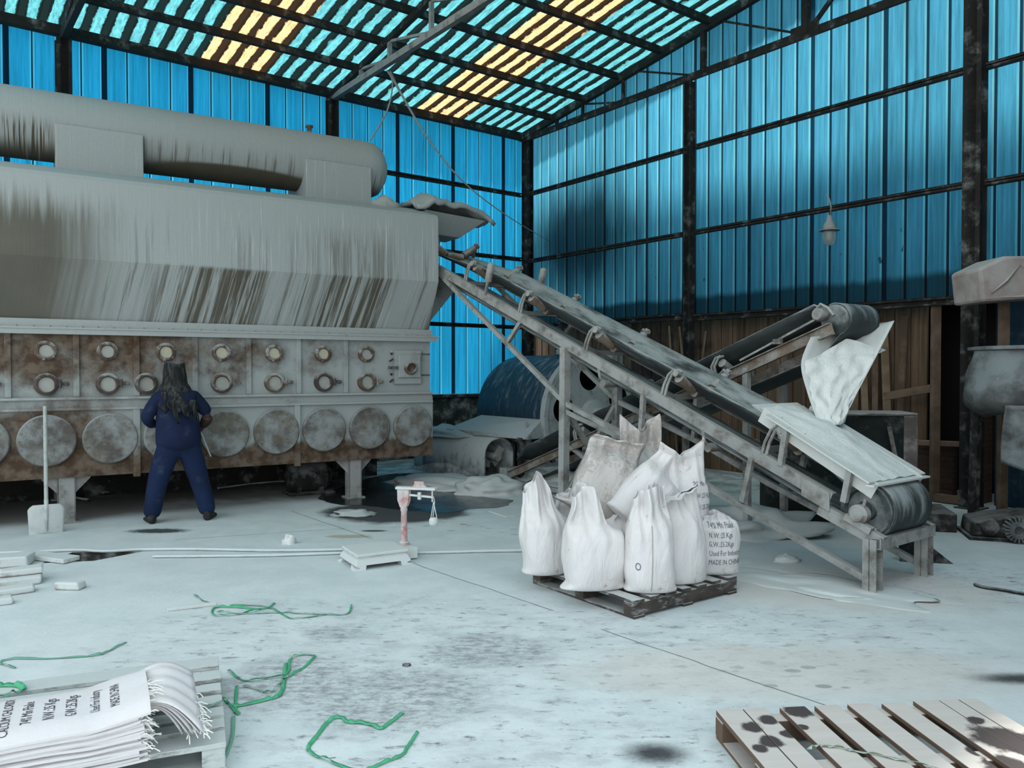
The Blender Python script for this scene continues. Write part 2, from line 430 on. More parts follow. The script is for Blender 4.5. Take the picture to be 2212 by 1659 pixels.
# closing wall behind the far right bay (dark blue sheet, in shade) and brick pier
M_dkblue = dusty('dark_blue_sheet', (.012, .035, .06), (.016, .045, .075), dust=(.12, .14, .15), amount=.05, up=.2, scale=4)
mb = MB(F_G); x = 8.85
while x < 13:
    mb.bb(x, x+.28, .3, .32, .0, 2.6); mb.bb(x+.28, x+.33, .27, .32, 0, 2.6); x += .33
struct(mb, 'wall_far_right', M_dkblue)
def brick_mat():
    t = NT('old_brick'); p = t.co(rot=(R(90), 0, 0))
    b = t.n('ShaderNodeTexBrick'); t.put(b.inputs['Vector'], p)
    b.inputs['Scale'].default_value = 1; b.inputs['Brick Width'].default_value = .24; b.inputs['Row Height'].default_value = .07; b.inputs['Mortar Size'].default_value = .008
    b.inputs['Color1'].default_value = (.075, .034, .022, 1); b.inputs['Color2'].default_value = (.045, .022, .016, 1); b.inputs['Mortar'].default_value = (.025, .018, .016, 1)
    n = t.noise(t.co(), 6, 5)
    c = t.mix(t.step(n, .4, .7), b.outputs['Color'], (.05, .03, .022))
    return t.done(t.bsdf(c, .9, 0, t.bump(b.outputs['Fac'], -.5, .01)))
M_brick = brick_mat()
mb = MB(); mb.bb(-.12, .15, -.12, .12, 0, 1.80)
o = struct(mb, 'wall_brick_pier', M_brick); o.matrix_world = F_G @ Matrix.Translation((8.57, .45, 0))
mb = MB(); mb.bb(-.42, .85, -.05, .05, 0, .72)
o = struct(mb, 'wall_brick_infill', M_brick); o.matrix_world = F_G @ Matrix.Translation((7.55, .30, 0))

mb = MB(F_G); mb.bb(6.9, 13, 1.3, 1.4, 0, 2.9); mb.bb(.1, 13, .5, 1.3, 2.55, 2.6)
struct(mb, 'opening_dark_backing', plain('dark_backing', (.012, .010, .009)))  # near-black sheets added to keep the opening dark and close light gaps
# ================================================================ roof
def roof_pt(x, s, dz=0): return F_L @ Vector((x, -s, 6.52 + .14*(s if s < 9 else 18-s) + dz))
RX0, RX1, RS = -11.05, .15, 9.9
strips = [(-6.44, -5.55), (-2.60, -1.56)]
rfr = frame(.25, 16.4, A_L)
def roof_piece(x0, x1, s0=-.25, s1=RS):
    mb = MB(); x = x0
    a = math.atan(.14); 
    while x < x1 - 1e-6:
        b = min(x+.26, x1); xs_ = [(x, 0), (x+.145, 0), (x+.165, .03), (x+.245, .03), (b, 0)]
        xs_ = [(min(p, x1), q) for p, q in xs_]
        for (p, h), (p2, h2) in zip(xs_, xs_[1:]):
            if p2 - p < 1e-5: continue
            zz = lambda s: 6.52 + .14*(s if s < 9 else 18-s)
            mb.add([(q_, -s_, zz(s_)+h_) for s_ in (s0, max(9, s0+.01), s1) for q_, h_ in ((p, h), (p2, h2))], [(0, 1, 3, 2), (2, 3, 5, 4)])
        x = b
    return mb
def snap(v): return round(v/.26)*.26
edges = [snap(RX0)] + [snap(v) for st in strips for v in (st[0], st[0]+1.04)] + [snap(RX1)]
mb = MB()
for a, b in ((edges[0], edges[1]), (edges[2], edges[3]), (edges[4], edges[5])):
    q = roof_piece(a, b); mb.add(q.v, q.f)
q = roof_piece(snap(-2.8), snap(RX1), 9.9, 13.0); mb.add(q.v, q.f)
ceil = struct(mb, 'ceiling', M_roof); ceil.matrix_world = F_L
for a, b in ((edges[1], edges[2]), (edges[3], edges[4])):
    o = roof_piece(a, b).build('skylight_strip', M_roofy, ceil); o['label'] = 'yellow translucent roof strip'

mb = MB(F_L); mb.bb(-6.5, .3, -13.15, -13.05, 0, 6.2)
struct(mb, 'side_shade_wall', M_dkblue)  # unseen wall added out of view to darken the floor at the right
# unseen sheet added at the front roof edge to cut sky light inside
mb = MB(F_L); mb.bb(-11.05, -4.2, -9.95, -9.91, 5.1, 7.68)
struct(mb, 'trim_2', M_dkblue)  # added unseen sheet that cuts sky light, no real trim
# ================================================================ steel frame: every member is a thing of its own
def member(name, label, cat, mb, mat=None, group=None, **k):
    o = mb.build(name, mat or M_steel, None, **k)
    # put the object origin at its lower end
    c = Vector(o.bound_box[0]); o.data.transform(Matrix.Translation(-c)); o.location = c
    return tag(o, label, cat, group)
def column(fr, x, y, w, z1, label, z0=0):
    mb = MB(fr); h = w/2
    mb.bb(x-h, x+h, y-h, y-h+.012, z0, z1); mb.bb(x-h, x+h, y+h-.012, y+h, z0, z1); mb.bb(x-.05, x+.05, y-h, y+h, z0, z1)
    mb.bb(x-h-.04, x+h+.04, y-h-.04, y+h+.04, z0, z0+.015)
    return member('steel_column', label, 'column', mb, group='steel columns of the shed')
column(F_L, -.02, -.16, .19, 6.42, 'dark steel corner column where the two blue walls meet')
column(F_L, -4.34, -.16, .17, 6.30, 'dark steel column on back wall beside the end of the big duct')
column(F_L, -8.40, -.16, .19, 6.30, 'dark steel column at far left behind the big duct')
column(F_G, 4.46, -.12, .13, 6.30, 'slim dusty steel column in the middle of the blue gable wall, behind conveyors', .0)
column(F_G, 8.76, -.12, .20, 7.6, 'tall thick dark steel column at right beside the grey wrapped hopper')
def girt(fr, x0, x1, y, z, label, w=.07, h=.075):
    mb = MB(fr); mb.bb(x0, x1, y-.006, y+.006, z-h/2, z+h/2); mb.bb(x0, x1, y-w, y, z+h/2-.008, z+h/2); mb.bb(x0, x1, y-w, y, z-h/2, z-h/2+.008)
    mb.bb(x0, x1, y-w, y-w+.006, z-h/2, z-h/2+.03); mb.bb(x0, x1, y-w, y-w+.006, z+h/2-.03, z+h/2)
    return member('wall_girt', label, 'beam', mb, group='horizontal girts on the blue walls')
for z, nm in ((5.25, 'highest'), (3.93, 'middle'), (2.53, 'lowest')):
    girt(F_L, -4.25, -.12, -.02, z, nm+' dark steel girt on the back blue wall left of the corner column')
for z, nm in ((5.25, 'highest'), (3.88, 'middle')):
    girt(F_G, .12, 4.39, -.02, z, nm+' steel girt on gable wall between corner and slim column')
    girt(F_G, 4.53, 8.66, -.02, z, nm+' steel girt on gable wall between slim and thick columns')
    girt(F_G, 8.86, 12.9, -.02, z-.02, nm+' steel girt on gable wall right of the thick column')
girt(F_G, .12, 4.39, -.02, 2.53, 'bottom steel rail under blue gable sheets, left of slim column', h=.11)
girt(F_G, 4.53, 8.66, -.02, 2.50, 'bottom steel rail under blue gable sheets, right of slim column', h=.11)
mb = MB(F_L); mb.bb(-11, -.12, -.16, -.02, 6.37, 6.50)
member('eave_beam', 'dark steel beam along the eave of the back blue wall', 'beam', mb)
for k, s in enumerate((1.02, 1.92, 2.85, 3.85, 4.85, 5.9)):
    mb = MB(F_L); z = 6.52 + .14*s
    mb.bb(-11, -.02, -s-.04, -s+.04, z-.115, z-.01)
    nm = ('first purlin up from the back eave', 'second purlin up from the back eave', 'third purlin up from the back eave', 'fourth purlin up from the back eave', 'fifth purlin up from the back eave', 'sixth purlin up from the back eave')[k]
    member('roof_purlin', 'dark steel roof bar, '+nm, 'beam', mb, group='purlins under the roof sheets')

def truss(x, label, M_c, s1=8.8, webs=(.55, 1.25, 2.2, 3.4, 4.8, 6.4, 8.), zc=6.33, ties=False, w=.08):
    rt = thing('roof_truss', label, 'roof truss', F_L @ Vector((x, 0, zc)), A_L, 'roof trusses')
    z = lambda s: 6.38 - zc + .14*s
    MB().bb(-w/2, w/2, -s1, .0, -.05, .05).build('bottom_chord', M_c, rt)
    MB().bar((0, .0, z(0)-.03), (0, -s1, z(s1)-.03), w, .09).build('rafter', M_steel, rt)
    for a in webs:
        MB().bar((0, -a, 0.03), (0, -a, z(a)-.05), w*.7, w*.7, (0, 1, 0)).build('web_post', M_c, rt)
    for a, b in zip(webs, webs[1:]):
        if a > 1.: MB().bar((0, -a, z(a)-.06), (0, -b, .03), w*.5, w*.5).build('web_diagonal', M_c, rt)
    return rt
truss(-4.34, 'dusty steel roof truss crossing the middle of the shed with ropes tied on', M_steeld)
truss(-8.40, 'dark steel roof truss at top left corner over the duct', M_steel)
rt = thing('roof_truss', 'dark steel truss frame standing against the gable wall', 'roof truss', F_G @ Vector((0, -.1, 6.38)), A_G, 'roof trusses')
MB().bb(.1, 8.6, -.03, .03, -.055, .055).build('bottom_chord', M_steel, rt)
MB().bar((.0, 0, .05), (8.6, 0, 1.24), .09, .14).build('rafter', M_steel, rt)
for x in (.55, 1.15, 1.9, 2.95): MB().bar((x, 0, .05), (x, 0, .02+.14*x), .05, .05, (0, 1, 0)).build('web_post', M_steel, rt)
MB().bar((4.72, 0, .0), (4.72, 0, .66), .08, .08, (0, 1, 0)).build('web_post', M_steel, rt)
MB().bar((6.52, 0, .0), (6.52, 0, .9), .10, .10, (0, 1, 0)).build('web_post', M_steel, rt)
MB().bar((1.9, 0, .25), (2.9, 0, .02), .03, .03).build('web_diagonal', M_steel, rt)
MB().bar((3.2, 0, .48), (4.45, 0, .04), .03, .03).build('web_diagonal', M_steel, rt)
MB().bar((5.05, 0, .7), (6.4, 0, .05), .03, .03).build('web_diagonal', M_steel, rt)
MB().bar((6.6, 0, .06), (7.6, 0, 1.0), .05, .05).build('web_diagonal', M_steel, rt)
MB().bb(6.30, 6.74, -.04, -.03, -.08, .13).build('gusset_plate', M_steel, rt)

# a neighbouring shed beyond the gable keeps the lower gable sheets out of the sun
mb = MB(F_G); mb.bb(-6, 16, 2.2, 7, 0, 10.9)
struct(mb, 'wall_neighbour', plain('neighbour_render', (.62, .60, .56)))
# ================================================================ fluid bed dryer
def dryer_mat(name, kind):
    """dust-caked painted steel; run marks follow the slope of the plate"""
    t = NT(name); p = t.co(); X, Y, Z = t.xyz(p); nz = t.xyz(t.nor())[2]
    skew = t.mt('ADD', X, t.mt('MULTIPLY', Y, .40)) if kind == 'hood' else X
    cv = t.n('ShaderNodeCombineXYZ'); t.put(cv.inputs[0], t.mt('MULTIPLY', skew, 17)); t.put(cv.inputs[2], t.mt('MULTIPLY', Z, .55))
    st = t.noise(cv.outputs[0], 1, 5, .72)
    cv2 = t.n('ShaderNodeCombineXYZ'); t.put(cv2.inputs[0], t.mt('MULTIPLY', skew, 55)); t.put(cv2.inputs[2], t.mt('MULTIPLY', Z, 1.1))
    st2 = t.noise(cv2.outputs[0], 1, 3, .6)
    cv3 = t.n('ShaderNodeCombineXYZ'); t.put(cv3.inputs[0], t.mt('MULTIPLY', skew, 1.5)); t.put(cv3.inputs[2], t.mt('MULTIPLY', Z, .25))
    big = t.noise(cv3.outputs[0], 1, 3, .5)
    fine = t.noise(p, 60, 3)
    d0 = t.mix(fine, (.305, .335, .335), (.37, .395, .39))
    if kind == 'hood':
        low = t.mt('SUBTRACT', 1, t.step(Z, 2.78, 2.84))
        # washed patches: around two places and at the far left
        def band(a, b, s=.25): return t.mt('MULTIPLY', t.step(skew, a-s, a+s), t.mt('SUBTRACT', 1, t.step(skew, b-s, b+s)))
        wash = t.mt('MAXIMUM', t.mt('MAXIMUM', t.mt('MULTIPLY', band(-3.55, -2.25), low), t.mt('MULTIPLY', band(-1.75, -.75, .18), t.mt('ADD', .55, t.mt('MULTIPLY', low, .45)))), t.mt('MULTIPLY', band(-.12, .12, .06), low))
        left = t.mt('SUBTRACT', 1, t.step(t.mt('ADD', skew, t.mt('MULTIPLY', t.mt('SUBTRACT', st, .5), .8)), -4.6, -3.7))
        ztop = t.mt('SUBTRACT', 1, t.step(t.mt('ADD', Z, t.mt('MULTIPLY', st, .8)), 3.55, 3.95))
        k = t.mt('MULTIPLY', t.mt('MULTIPLY', wash, ztop), t.step(st, .42, .56))
        k = t.mt('MAXIMUM', k, t.mt('MULTIPLY', t.mt('MULTIPLY', left, ztop), .92))
        k = t.mt('MAXIMUM', k, t.mt('MULTIPLY', t.mt('MULTIPLY', t.step(st, .50, .66), t.step(big, .36, .56)), t.mt('MULTIPLY', ztop, t.mt('ADD', .55, t.mt('MULTIPLY', low, .3)))))
        k = t.mt('MULTIPLY', k, t.mt('SUBTRACT', 1, t.step(nz, .25, .5)))
        drk = t.mix(t.noise(p, 3, 4), (.075, .07, .055), (.12, .11, .085))
        c = t.mix(k, d0, drk)
        light = t.mt('MULTIPLY', t.step(st2, .58, .70), t.mt('MULTIPLY', t.step(skew, -3.8, -2.6), .8))
        c = t.mix(light, c, (.56, .585, .58))
        h = t.mt('ADD', t.mt('MULTIPLY', st2, .5), st)
    elif kind == 'body':
        blot = t.noise(p, 2.3, 6, .65); bl2 = t.noise(p, 7, 5, .6)
        rust = t.mix(t.step(bl2, .38, .62), (.072, .045, .030), (.145, .112, .085))
        rust = t.mix(t.mt('MULTIPLY', t.step(t.noise(p, 4.1, 4, .6), .56, .66), .7), rust, (.05, .03, .024))
        f = t.mt('ADD', t.mt('MULTIPLY', t.mt('SUBTRACT', blot, .5), 1.9), t.mt('ADD', .22, t.mt('MULTIPLY', t.step(X, -4.6, .1), .55)))
        # dust climbs from ledges: thick just above them, thin at the foot of the lower boxes
        led = t.mt('MAXIMUM', t.mt('SUBTRACT', 1, t.step(t.mt('ABSOLUTE', t.mt('SUBTRACT', Z, 1.38)), .02, .30)), t.mt('MULTIPLY', t.step(X, -4.5, -3.6), t.mt('SUBTRACT', 1, t.step(t.mt('ABSOLUTE', t.mt('SUBTRACT', Z, 1.08)), .1, .35))))
        f = t.mt('ADD', f, t.mt('MULTIPLY', led, .42))
        foot = t.mt('SUBTRACT', 1, t.step(t.mt('ADD', Z, t.mt('MULTIPLY', t.mt('SUBTRACT', st, .5), .16)), .58, .82))
        f = t.mt('SUBTRACT', f, t.mt('MULTIPLY', foot, t.mt('ADD', .25, t.mt('MULTIPLY', t.step(X, -3.8, -2.6), 1.1))))
        f = t.mt('ADD', f, t.mt('MULTIPLY', nz, .8))
        c = t.mix(t.step(f, .15, .85), rust, d0)
        h = bl2
    else:
        f = t.mt('ADD', t.mt('MULTIPLY', nz, .45), t.mt('MULTIPLY', t.mt('SUBTRACT', st, .45), 2.4))
        left = t.step(X, -4.9, -4.3)
        low = t.mt('SUBTRACT', 1, t.step(nz, -.97, -.55))
        k = t.step(f, -.25, .28)
        k = t.mt('MAXIMUM', k, t.mt('SUBTRACT', 1, low))
        bare = t.mt('MULTIPLY', t.mt('SUBTRACT', 1, t.step(t.vm('LENGTH', t.vm('MULTIPLY', t.vm('SUBTRACT', p, (-2.35, .75, 4.08)), (.75, 1, 5.5)), (0, 0, 0)), .75, .95)), 1)
        drip = t.mt('MULTIPLY', t.mt('MULTIPLY', t.mt('SUBTRACT', 1, t.step(t.mt('ADD', nz, t.mt('MULTIPLY', st, .5)), -.15, .35)), t.step(st2, .47, .56)), t.mt('MAXIMUM', t.mt('SUBTRACT', 1, t.step(X, -4.5, -4.3)), t.mt('MULTIPLY', t.step(st, .45, .6), .7)))
        k = t.mt('MULTIPLY', k, t.mt('SUBTRACT', 1, drip))
        k = t.mt('MULTIPLY', k, t.mt('SUBTRACT', 1, bare))
        c = t.mix(k, t.mix(bl_ := t.noise(p, 5, 3), (.06, .055, .04), (.10, .09, .065)), d0)
        h = st
    return t.done(t.bsdf(c, .88, 0, t.bump(h, .25, .015), spec=.2))
M_hood = dryer_mat('dryer_hood_dust', 'hood'); M_body = dryer_mat('dryer_rust_dust', 'body'); M_duct = dryer_mat('duct_dust', 'duct')
M_cover = dusty('manhole_cover_dust', (.10, .09, .08), (.14, .125, .10), dust=(.285, .305, .305), amount=.28, up=.5, scale=5)
M_ring = dusty('rusty_ring', (.12, .085, .062), (.075, .05, .04), dust=(.36, .36, .35), amount=.18, up=.6, scale=8)
M_ringd = dusty('dark_ring', (.05, .04, .038), (.09, .065, .055), dust=(.36, .37, .36), amount=.08, up=.7, scale=8)
M_sight = plain('dusty_sight_glass', (.33, .34, .31), .5, var=.08)
M_sighty = plain('yellow_sight_glass', (.44, .42, .31), .5, var=.08)

dry = thing('fluid_bed_dryer', 'huge rust-brown and dust-caked drying machine with round covers and a long duct on top', 'industrial dryer', (-1.1, 10.65, 0), A_M)
LX = -8.6
# hood, tapering in at the foot
prof = [(.02, 2.14), (-.30, 2.81), (-.30, 3.64), (-.27, 3.685), (.45, 3.90), (1.55, 3.90), (2.30, 3.66), (2.30, 2.81), (2.0, 2.14)]
mb = MB(); mb.prism(prof, (LX, 0, 0), (0, 1, 0), (0, 0, 1), (-.02-LX, 0, 0))
mb.build('hood', M_hood, dry, bevel=.015)
mb = MB(); mb.bb(LX, .09, -.10, 2.1, 2.085, 2.105); mb.bb(LX, .0, -.05, 2.0, 2.105, 2.19); mb.bb(LX, .05, -.09, -.07, 2.03, 2.10)
k = -4.9
while k < 0: mb.cyl((k, -.06, 2.09), (k, -.06, 2.12), .014, 6); k += .15
mb.build('upper_flange', dusty('flange_dust', (.12, .10, .085), (.16, .14, .12), dust=(.36, .385, .38), amount=.72, up=.3, scale=3, streak=(3, 1, 1)), dry)
mb = MB(); mb.bb(LX, -.01, 0, 2.0, 1.26, 2.13); mb.build('panel_body', M_body, dry)
mb = MB(); mb.bb(LX, .02, -.02, 2.0, .50, 1.30)
mb.build('lower_box', M_body, dry)
mb = MB(); mb.bb(LX, .0, -.09, .0, 1.335, 1.36); mb.bb(LX, .0, -.07, .0, 1.22, 1.245); mb.bb(LX, .0, -.035, .0, 1.245, 1.335)
mb.build('lower_flange', M_body, dry)
for x in (-4.82, -4.2, -3.61, -3.0, -2.4, -1.80, -1.2):
    mb = MB(); mb.bb(x-.03, x+.03, -.035, 0, 1.36, 2.085); mb.build('panel_rib', M_body, dry, bevel=.006)
for x in (-3.62, -1.83):
    mb = MB(); mb.bb(x-.035, x+.035, -.06, -.02, .47, 1.22); mb.build('lower_seam_flange', M_body, dry)
# round covers of the lower boxes
for k, x in enumerate((-5.08, -4.48, -3.88, -3.28, -2.68, -2.08, -1.49, -.89, -.285)):
    mb = MB(); mb.lathe([(.262, 0), (.274, .012), (.274, .045), (.262, .055), (.20, .058), (0.001, .060)], (x, -.02, .905), (0, -1, 0), 40)
    for q in range(18):
        a = 2*PI*q/18; mb.cyl((x+.248*math.cos(a), -.072, .905+.248*math.sin(a)), (x+.248*math.cos(a), -.088, .905+.248*math.sin(a)), .010, 6)
    mb.build('manhole_cover', M_cover, dry, auto=35)
# sight glasses and clamped inspection ports of the panels
def ring(x, z, ro, ri, y0, y1, mat, nm, bolts=6):
    mb = MB(); mb.lathe([(ri, -.01), (ro, 0), (ro, y1-.01), (ro-.012, y1), (ri+.008, y1), (ri, y1-.012), (ri, 0)], (x, -y0, z), (0, -1, 0), 32, caps=False)
    for q in range(bolts):
        a = 2*PI*(q+.3)/bolts; rr = (ro+ri)/2+.006
        mb.box((x+rr*math.cos(a), -y0-y1-.006, z+rr*math.sin(a)), (.026, .02, .026))
    return mb.build(nm, mat, dry, auto=40)
for k, x in enumerate((-5.08, -4.48, -3.9, -3.31, -2.71, -2.1, -1.49, -.925)):
    g = ring(x, 1.855, .105, .062, 0, .045, M_ring, 'sight_glass', 6)
    MB().lathe([(.066, 0), (.066, .012), (.001, .015)], (x, -.012, 1.855), (0, -1, 0), 24).build('pane', M_sighty if k in (3, 4, 5, 6) else M_sight, g, auto=40)
for k, x in enumerate((-5.08, -4.48, -3.9, -3.52, -2.71, -2.1, -1.49, -.925)):
    op = (k == 3)
    g = ring(x, 1.50, .118, .075, .0, .10 if op else .075, M_ringd if k in (0, 1, 2, 3, 6) else M_ring, 'inspection_port', 0)
    MB().lathe([(.077, 0), (.077, .012), (.001, .018)], (x, -.03, 1.50), (0, -1, 0), 24).build('pane', M_sight, g, auto=40)
    if not op:
        mb = MB(); mb.bb(x+.105, x+.20, -.085, -.045, 1.485, 1.525); mb.cyl((x+.195, -.09, 1.50), (x+.195, -.04, 1.50), .022, 8); mb.cyl((x+.13, -.09, 1.46), (x+.13, -.09, 1.55), .012, 8)
        mb.build('clamp', M_ringd if k < 4 or k == 6 else M_ring, g)
# access door at the right end
d = MB().bb(-.545, -.16, -.05, 0, 1.465, 1.91).build('access_door', M_body, dry, bevel=.008); d['label'] = 'small square access door with latch'
MB().bb(-.50, -.19, -.085, -.05, 1.55, 1.85).build('door_panel', M_body, d, bevel=.008)
mb = MB(); mb.bb(-.64, -.52, -.10, -.07, 1.665, 1.70)
for a in range(5): mb.cyl((-.60+.02*math.sin(a*2.), -.03, 1.50+.09*a), (-.60+.02*math.cos(a*2.), -.09, 1.53+.09*a), .016, 8)
mb.build('latch', M_ringd, d)
mb = MB(); mb.lathe([(.060, -.01), (.085, 0), (.085, .045), (.075, .052), (.062, .052), (.060, .01), (.001, .012)], (-.34, -.085, 1.675), (0, -1, 0), 28)
mb.build('round_port', M_ring, d, auto=40)
for z in (1.865, 1.585): MB().bb(-.14, -.02, -.02, 0, z-.006, z+.006).build('hinge_strap', M_ringd, dry)
MB().bb(LX, 0, 1.96, 1.99, .0, .55).build('rear_light_blocker', M_steel, dry)  # added plate that blocks wall light, keeps the space under the dryer dark
# legs with gussets
for x, y in ((-4.30, .10), (-1.06, .10), (-7.5, .10), (-4.30, 1.9), (-1.06, 1.9), (-7.5, 1.9)):
    mb = MB(); mb.bb(x-.085, x+.085, y-.08, y-.068, .015, .5); mb.bb(x-.085, x+.085, y+.068, y+.08, .015, .5); mb.bb(x-.085, x-.072, y-.08, y+.08, .015, .5); mb.bb(x+.072, x+.085, y-.08, y+.08, .015, .5)
    for sg in (-1, 1):
        mb.prism([(sg*.085, .5), (sg*.23, .5), (sg*.23, .475), (sg*.085, .32)], (x, y-.02, 0), (1, 0, 0), (0, 0, 1), (0, .012, 0))
    mb.bb(x-.12, x+.12, y-.11, y+.11, 0, .018)
    mb.build('leg', M_steeld, dry)
# exhaust duct on top: a domed cylinder on two necks
mb = MB(); mb.lathe([(.40, 0), (.40, 7.9), (.385, 8.02), (.33, 8.13), (.2, 8.21), (.001, 8.24)], (-8.5, 1.0, 4.48), (1, 0, 0), 48)
mb.build('exhaust_duct', M_duct, dry, auto=35)
for x0, x1 in ((-4.36, -3.46), (-1.52, -.62), (-7.3, -6.4)):
    mb = MB(); mb.bb(x0, x1, .56, 1.44, 3.86, 4.42); mb.build('duct_neck', M_hood, dry, bevel=.01)
mb = MB(); mb.cyl((-1.35, .98, 4.86), (-1.35, .98, 4.96), .035, 8); mb.box((-1.35, .98, 4.97), (.09, .06, .03)); mb.build('lifting_eye', M_ring, dry)
# feed inlet over the conveyor head: tarp-like dusted cover, hopper and spout
mb = MB()
cov = [(-.12, .12, 3.84), (.10, .06, 3.96), (.30, .08, 3.93), (.48, .10, 3.96), (.75, .14, 3.90), (1.12, .2, 3.80)]
def cover_fn(u, v):
    f = u*(len(cov)-1); i = min(int(f), len(cov)-2); q = f-i
    a = Vector(cov[i]).lerp(Vector(cov[i+1]), q); ridge = math.sin(v*PI)*.14*(1-.75*u)
    return Vector((a.x, a.y + v*.95, a.z + ridge + wob((u*5, v*4, 0), .09, 1.3, 3)))
mb.grid(cover_fn, 26, 14)
mb.build('inlet_cover', M_hood, dry, smooth=True, solid=.06)
mb = MB(); mb.add([(.0, .15, 3.84), (1.0, .25, 3.80), (1.0, 1.1, 3.80), (.0, 1.1, 3.84), (.1, .35, 3.56), (.66, .42, 3.55), (.66, .9, 3.55), (.1, .9, 3.56)],
    [(0, 1, 5, 4), (1, 2, 6, 5), (2, 3, 7, 6), (3, 0, 4, 7), (4, 5, 6, 7)])
mb.bb(.24, .38, .5, .75, 3.42, 3.57)
mb.build('inlet_hopper', M_hood, dry, bevel=.01)
mb = MB(); mb.prism([(-.02, 3.25), (.40, 3.1), (.62, 2.86), (.0, 2.15), (-.02, 2.15)], (0, .35, 0), (1, 0, 0), (0, 0, 1), (0, .8, 0))
mb.build('inlet_chute', M_body, dry, bevel=.008)
# dust heap on top at the right end
mb = MB().blob((-.45, .55, 3.84), (.20, .3, .20), 4, .35, 2, 10, True); mb.build('dust_heap', M_hood, dry, smooth=True)
# dark drive unit standing below the machine
M_dark = dusty('black_oily_iron', (.012, .012, .012), (.025, .022, .02), dust=(.2, .2, .2), amount=.12, up=.35, scale=6)
mt_ = thing('drive_motor', 'dark oily drive motor crouching under the dryer beside its right leg', 'motor', F_M @ Vector((-1.45, .75, 0)), A_M)
mb = MB(); mb.lathe([(.10, -.30), (.19, -.27), (.20, .2), (.13, .28), (.04, .30), (.04, .4)], (0, 0, .22), (1, 0, 0), 20); mb.build('housing', M_dark, mt_, auto=40)
mb = MB(); mb.bb(-.3, .3, -.2, .2, 0, .03); mb.bb(-.2, -.14, -.15, .15, .03, .12); mb.bb(.1, .16, -.15, .15, .03, .12); mb.build('foot', M_dark, mt_)
# ================================================================ loading conveyor (front)
M_frame = dusty('conveyor_grey_steel', (.10, .095, .085), (.16, .14, .115), dust=(.35, .355, .345), amount=.42, up=.45, scale=5)
M_belt = dusty('black_rubber_belt', (.028, .034, .036), (.05, .06, .06), dust=(.34, .375, .375), amount=.13, up=.33, scale=2, streak=(1.0, 6, 1.0), rough=.7)
M_brown = dusty('brown_rail_steel', (.13, .095, .07), (.19, .145, .11), dust=(.36, .36, .34), amount=.22, up=.6, scale=5)
M_powder = None
def powder_mat():
    t = NT('white_flake_powder'); p = t.co(); n = t.noise(p, 9, 6, .7); n2 = t.noise(p, 45, 4)
    c = t.mix(n, (.60, .62, .60), (.78, .80, .78)); c = t.mix(t.mt('MULTIPLY', t.step(t.noise(p, 6, 5, .7), .66, .72), .7), c, (.16, .16, .15))
    return t.done(t.bsdf(c, .95, 0, t.bump(t.mt('ADD', n, t.mt('MULTIPLY', n2, .4)), .6, .03), spec=.1))
M_powder = powder_mat()
M_plate = dusty('pale_dusted_sheet', (.30, .31, .29), (.38, .39, .37), dust=(.62, .64, .62), amount=.65, up=.3, scale=4)

zr = lambda x: .551 - .4137*x         # top edge of the rails above the ground
kc = thing('belt_conveyor', 'long inclined grey belt conveyor climbing from the white chute up to the dryer', 'conveyor', (2.69, 5.80, 0), A_G)
W = .80
for y, fl in ((0, 1), (W, -1)):
    mb = MB(); mb.channel((-6.95, y, zr(-6.95)-.052), (-.36, y, zr(-.36)-.052), .05, .105, .009, flip=-fl)
    mb.channel((-.46, y, .565), (.05, y, .375), .05, .10, .009, flip=-fl)
    mb.prism([(-.60, .80), (-.36, .70), (-.36, .555), (-.60, .65)], (0, y - .012*fl, 0), (1, 0, 0), (0, 0, 1), (0, -.008*fl, 0))
    mb.build('side_rail', M_frame, kc)
    # lower chord of the side truss
    ch = [(-6.0, zr(-6.0)-.10), (-3.46, 1.29), (-2.26, .90), (-1.46, .58), (.0, .07)]
    mb = MB()
    for a, b in zip(ch, ch[1:]): mb.bar((a[0], y, a[1]), (b[0], y, b[1]), .05, .05)
    mb.build('lower_chord', M_frame, kc)
    for a, b in (((-4.25, zr(-4.25)-.1), (-4.50, 1.98)), ((-2.32, zr(-2.32)-.1), (-2.36, .95)), ((-1.08, zr(-1.08)-.1), (-1.17, .52))):
        MB().bar((a[0], y, a[1]), (b[0], y, b[1]), .045, .045, (0, 1, 0)).build('strut', M_frame, kc)
    MB().bar((-3.47, y, zr(-3.47)-.09), (-3.50, y, 0), .085, .085, (0, 1, 0)).build('leg', M_frame, kc)
    mb = MB(); mb.bb(-.075, .03, y-.05, y-.04, 0, .40); mb.bb(-.075, .03, y+.04, y+.05, 0, .40); mb.bb(-.028, -.018, y-.05, y+.05, 0, .40)
    mb.build('leg', M_frame, kc)
MB().bar((-3.5, 0, 1.25), (-3.5, W, .30), .05, .05).build('cross_brace', M_frame, kc)
MB().bar((-3.5, W, 1.25), (-3.45, 0, .30), .05, .05).build('cross_brace', M_frame, kc)
MB().bar((-3.46, 0, 1.2), (-2.2, W, .55), .05, .05).build('cross_brace', M_frame, kc)
for x in (-5.6, -4.5, -3.3, -2.2, -1.15):
    MB().bar((x, 0, zr(x)-.075), (x, W, zr(x)-.075), .06, .05).build('cross_member', M_frame, kc)
mb = MB(); mb.channel((.05, -.03, .372), (.05, W+.03, .372), .06, .085, .009, flip=-1); mb.build('end_beam', M_frame, kc)
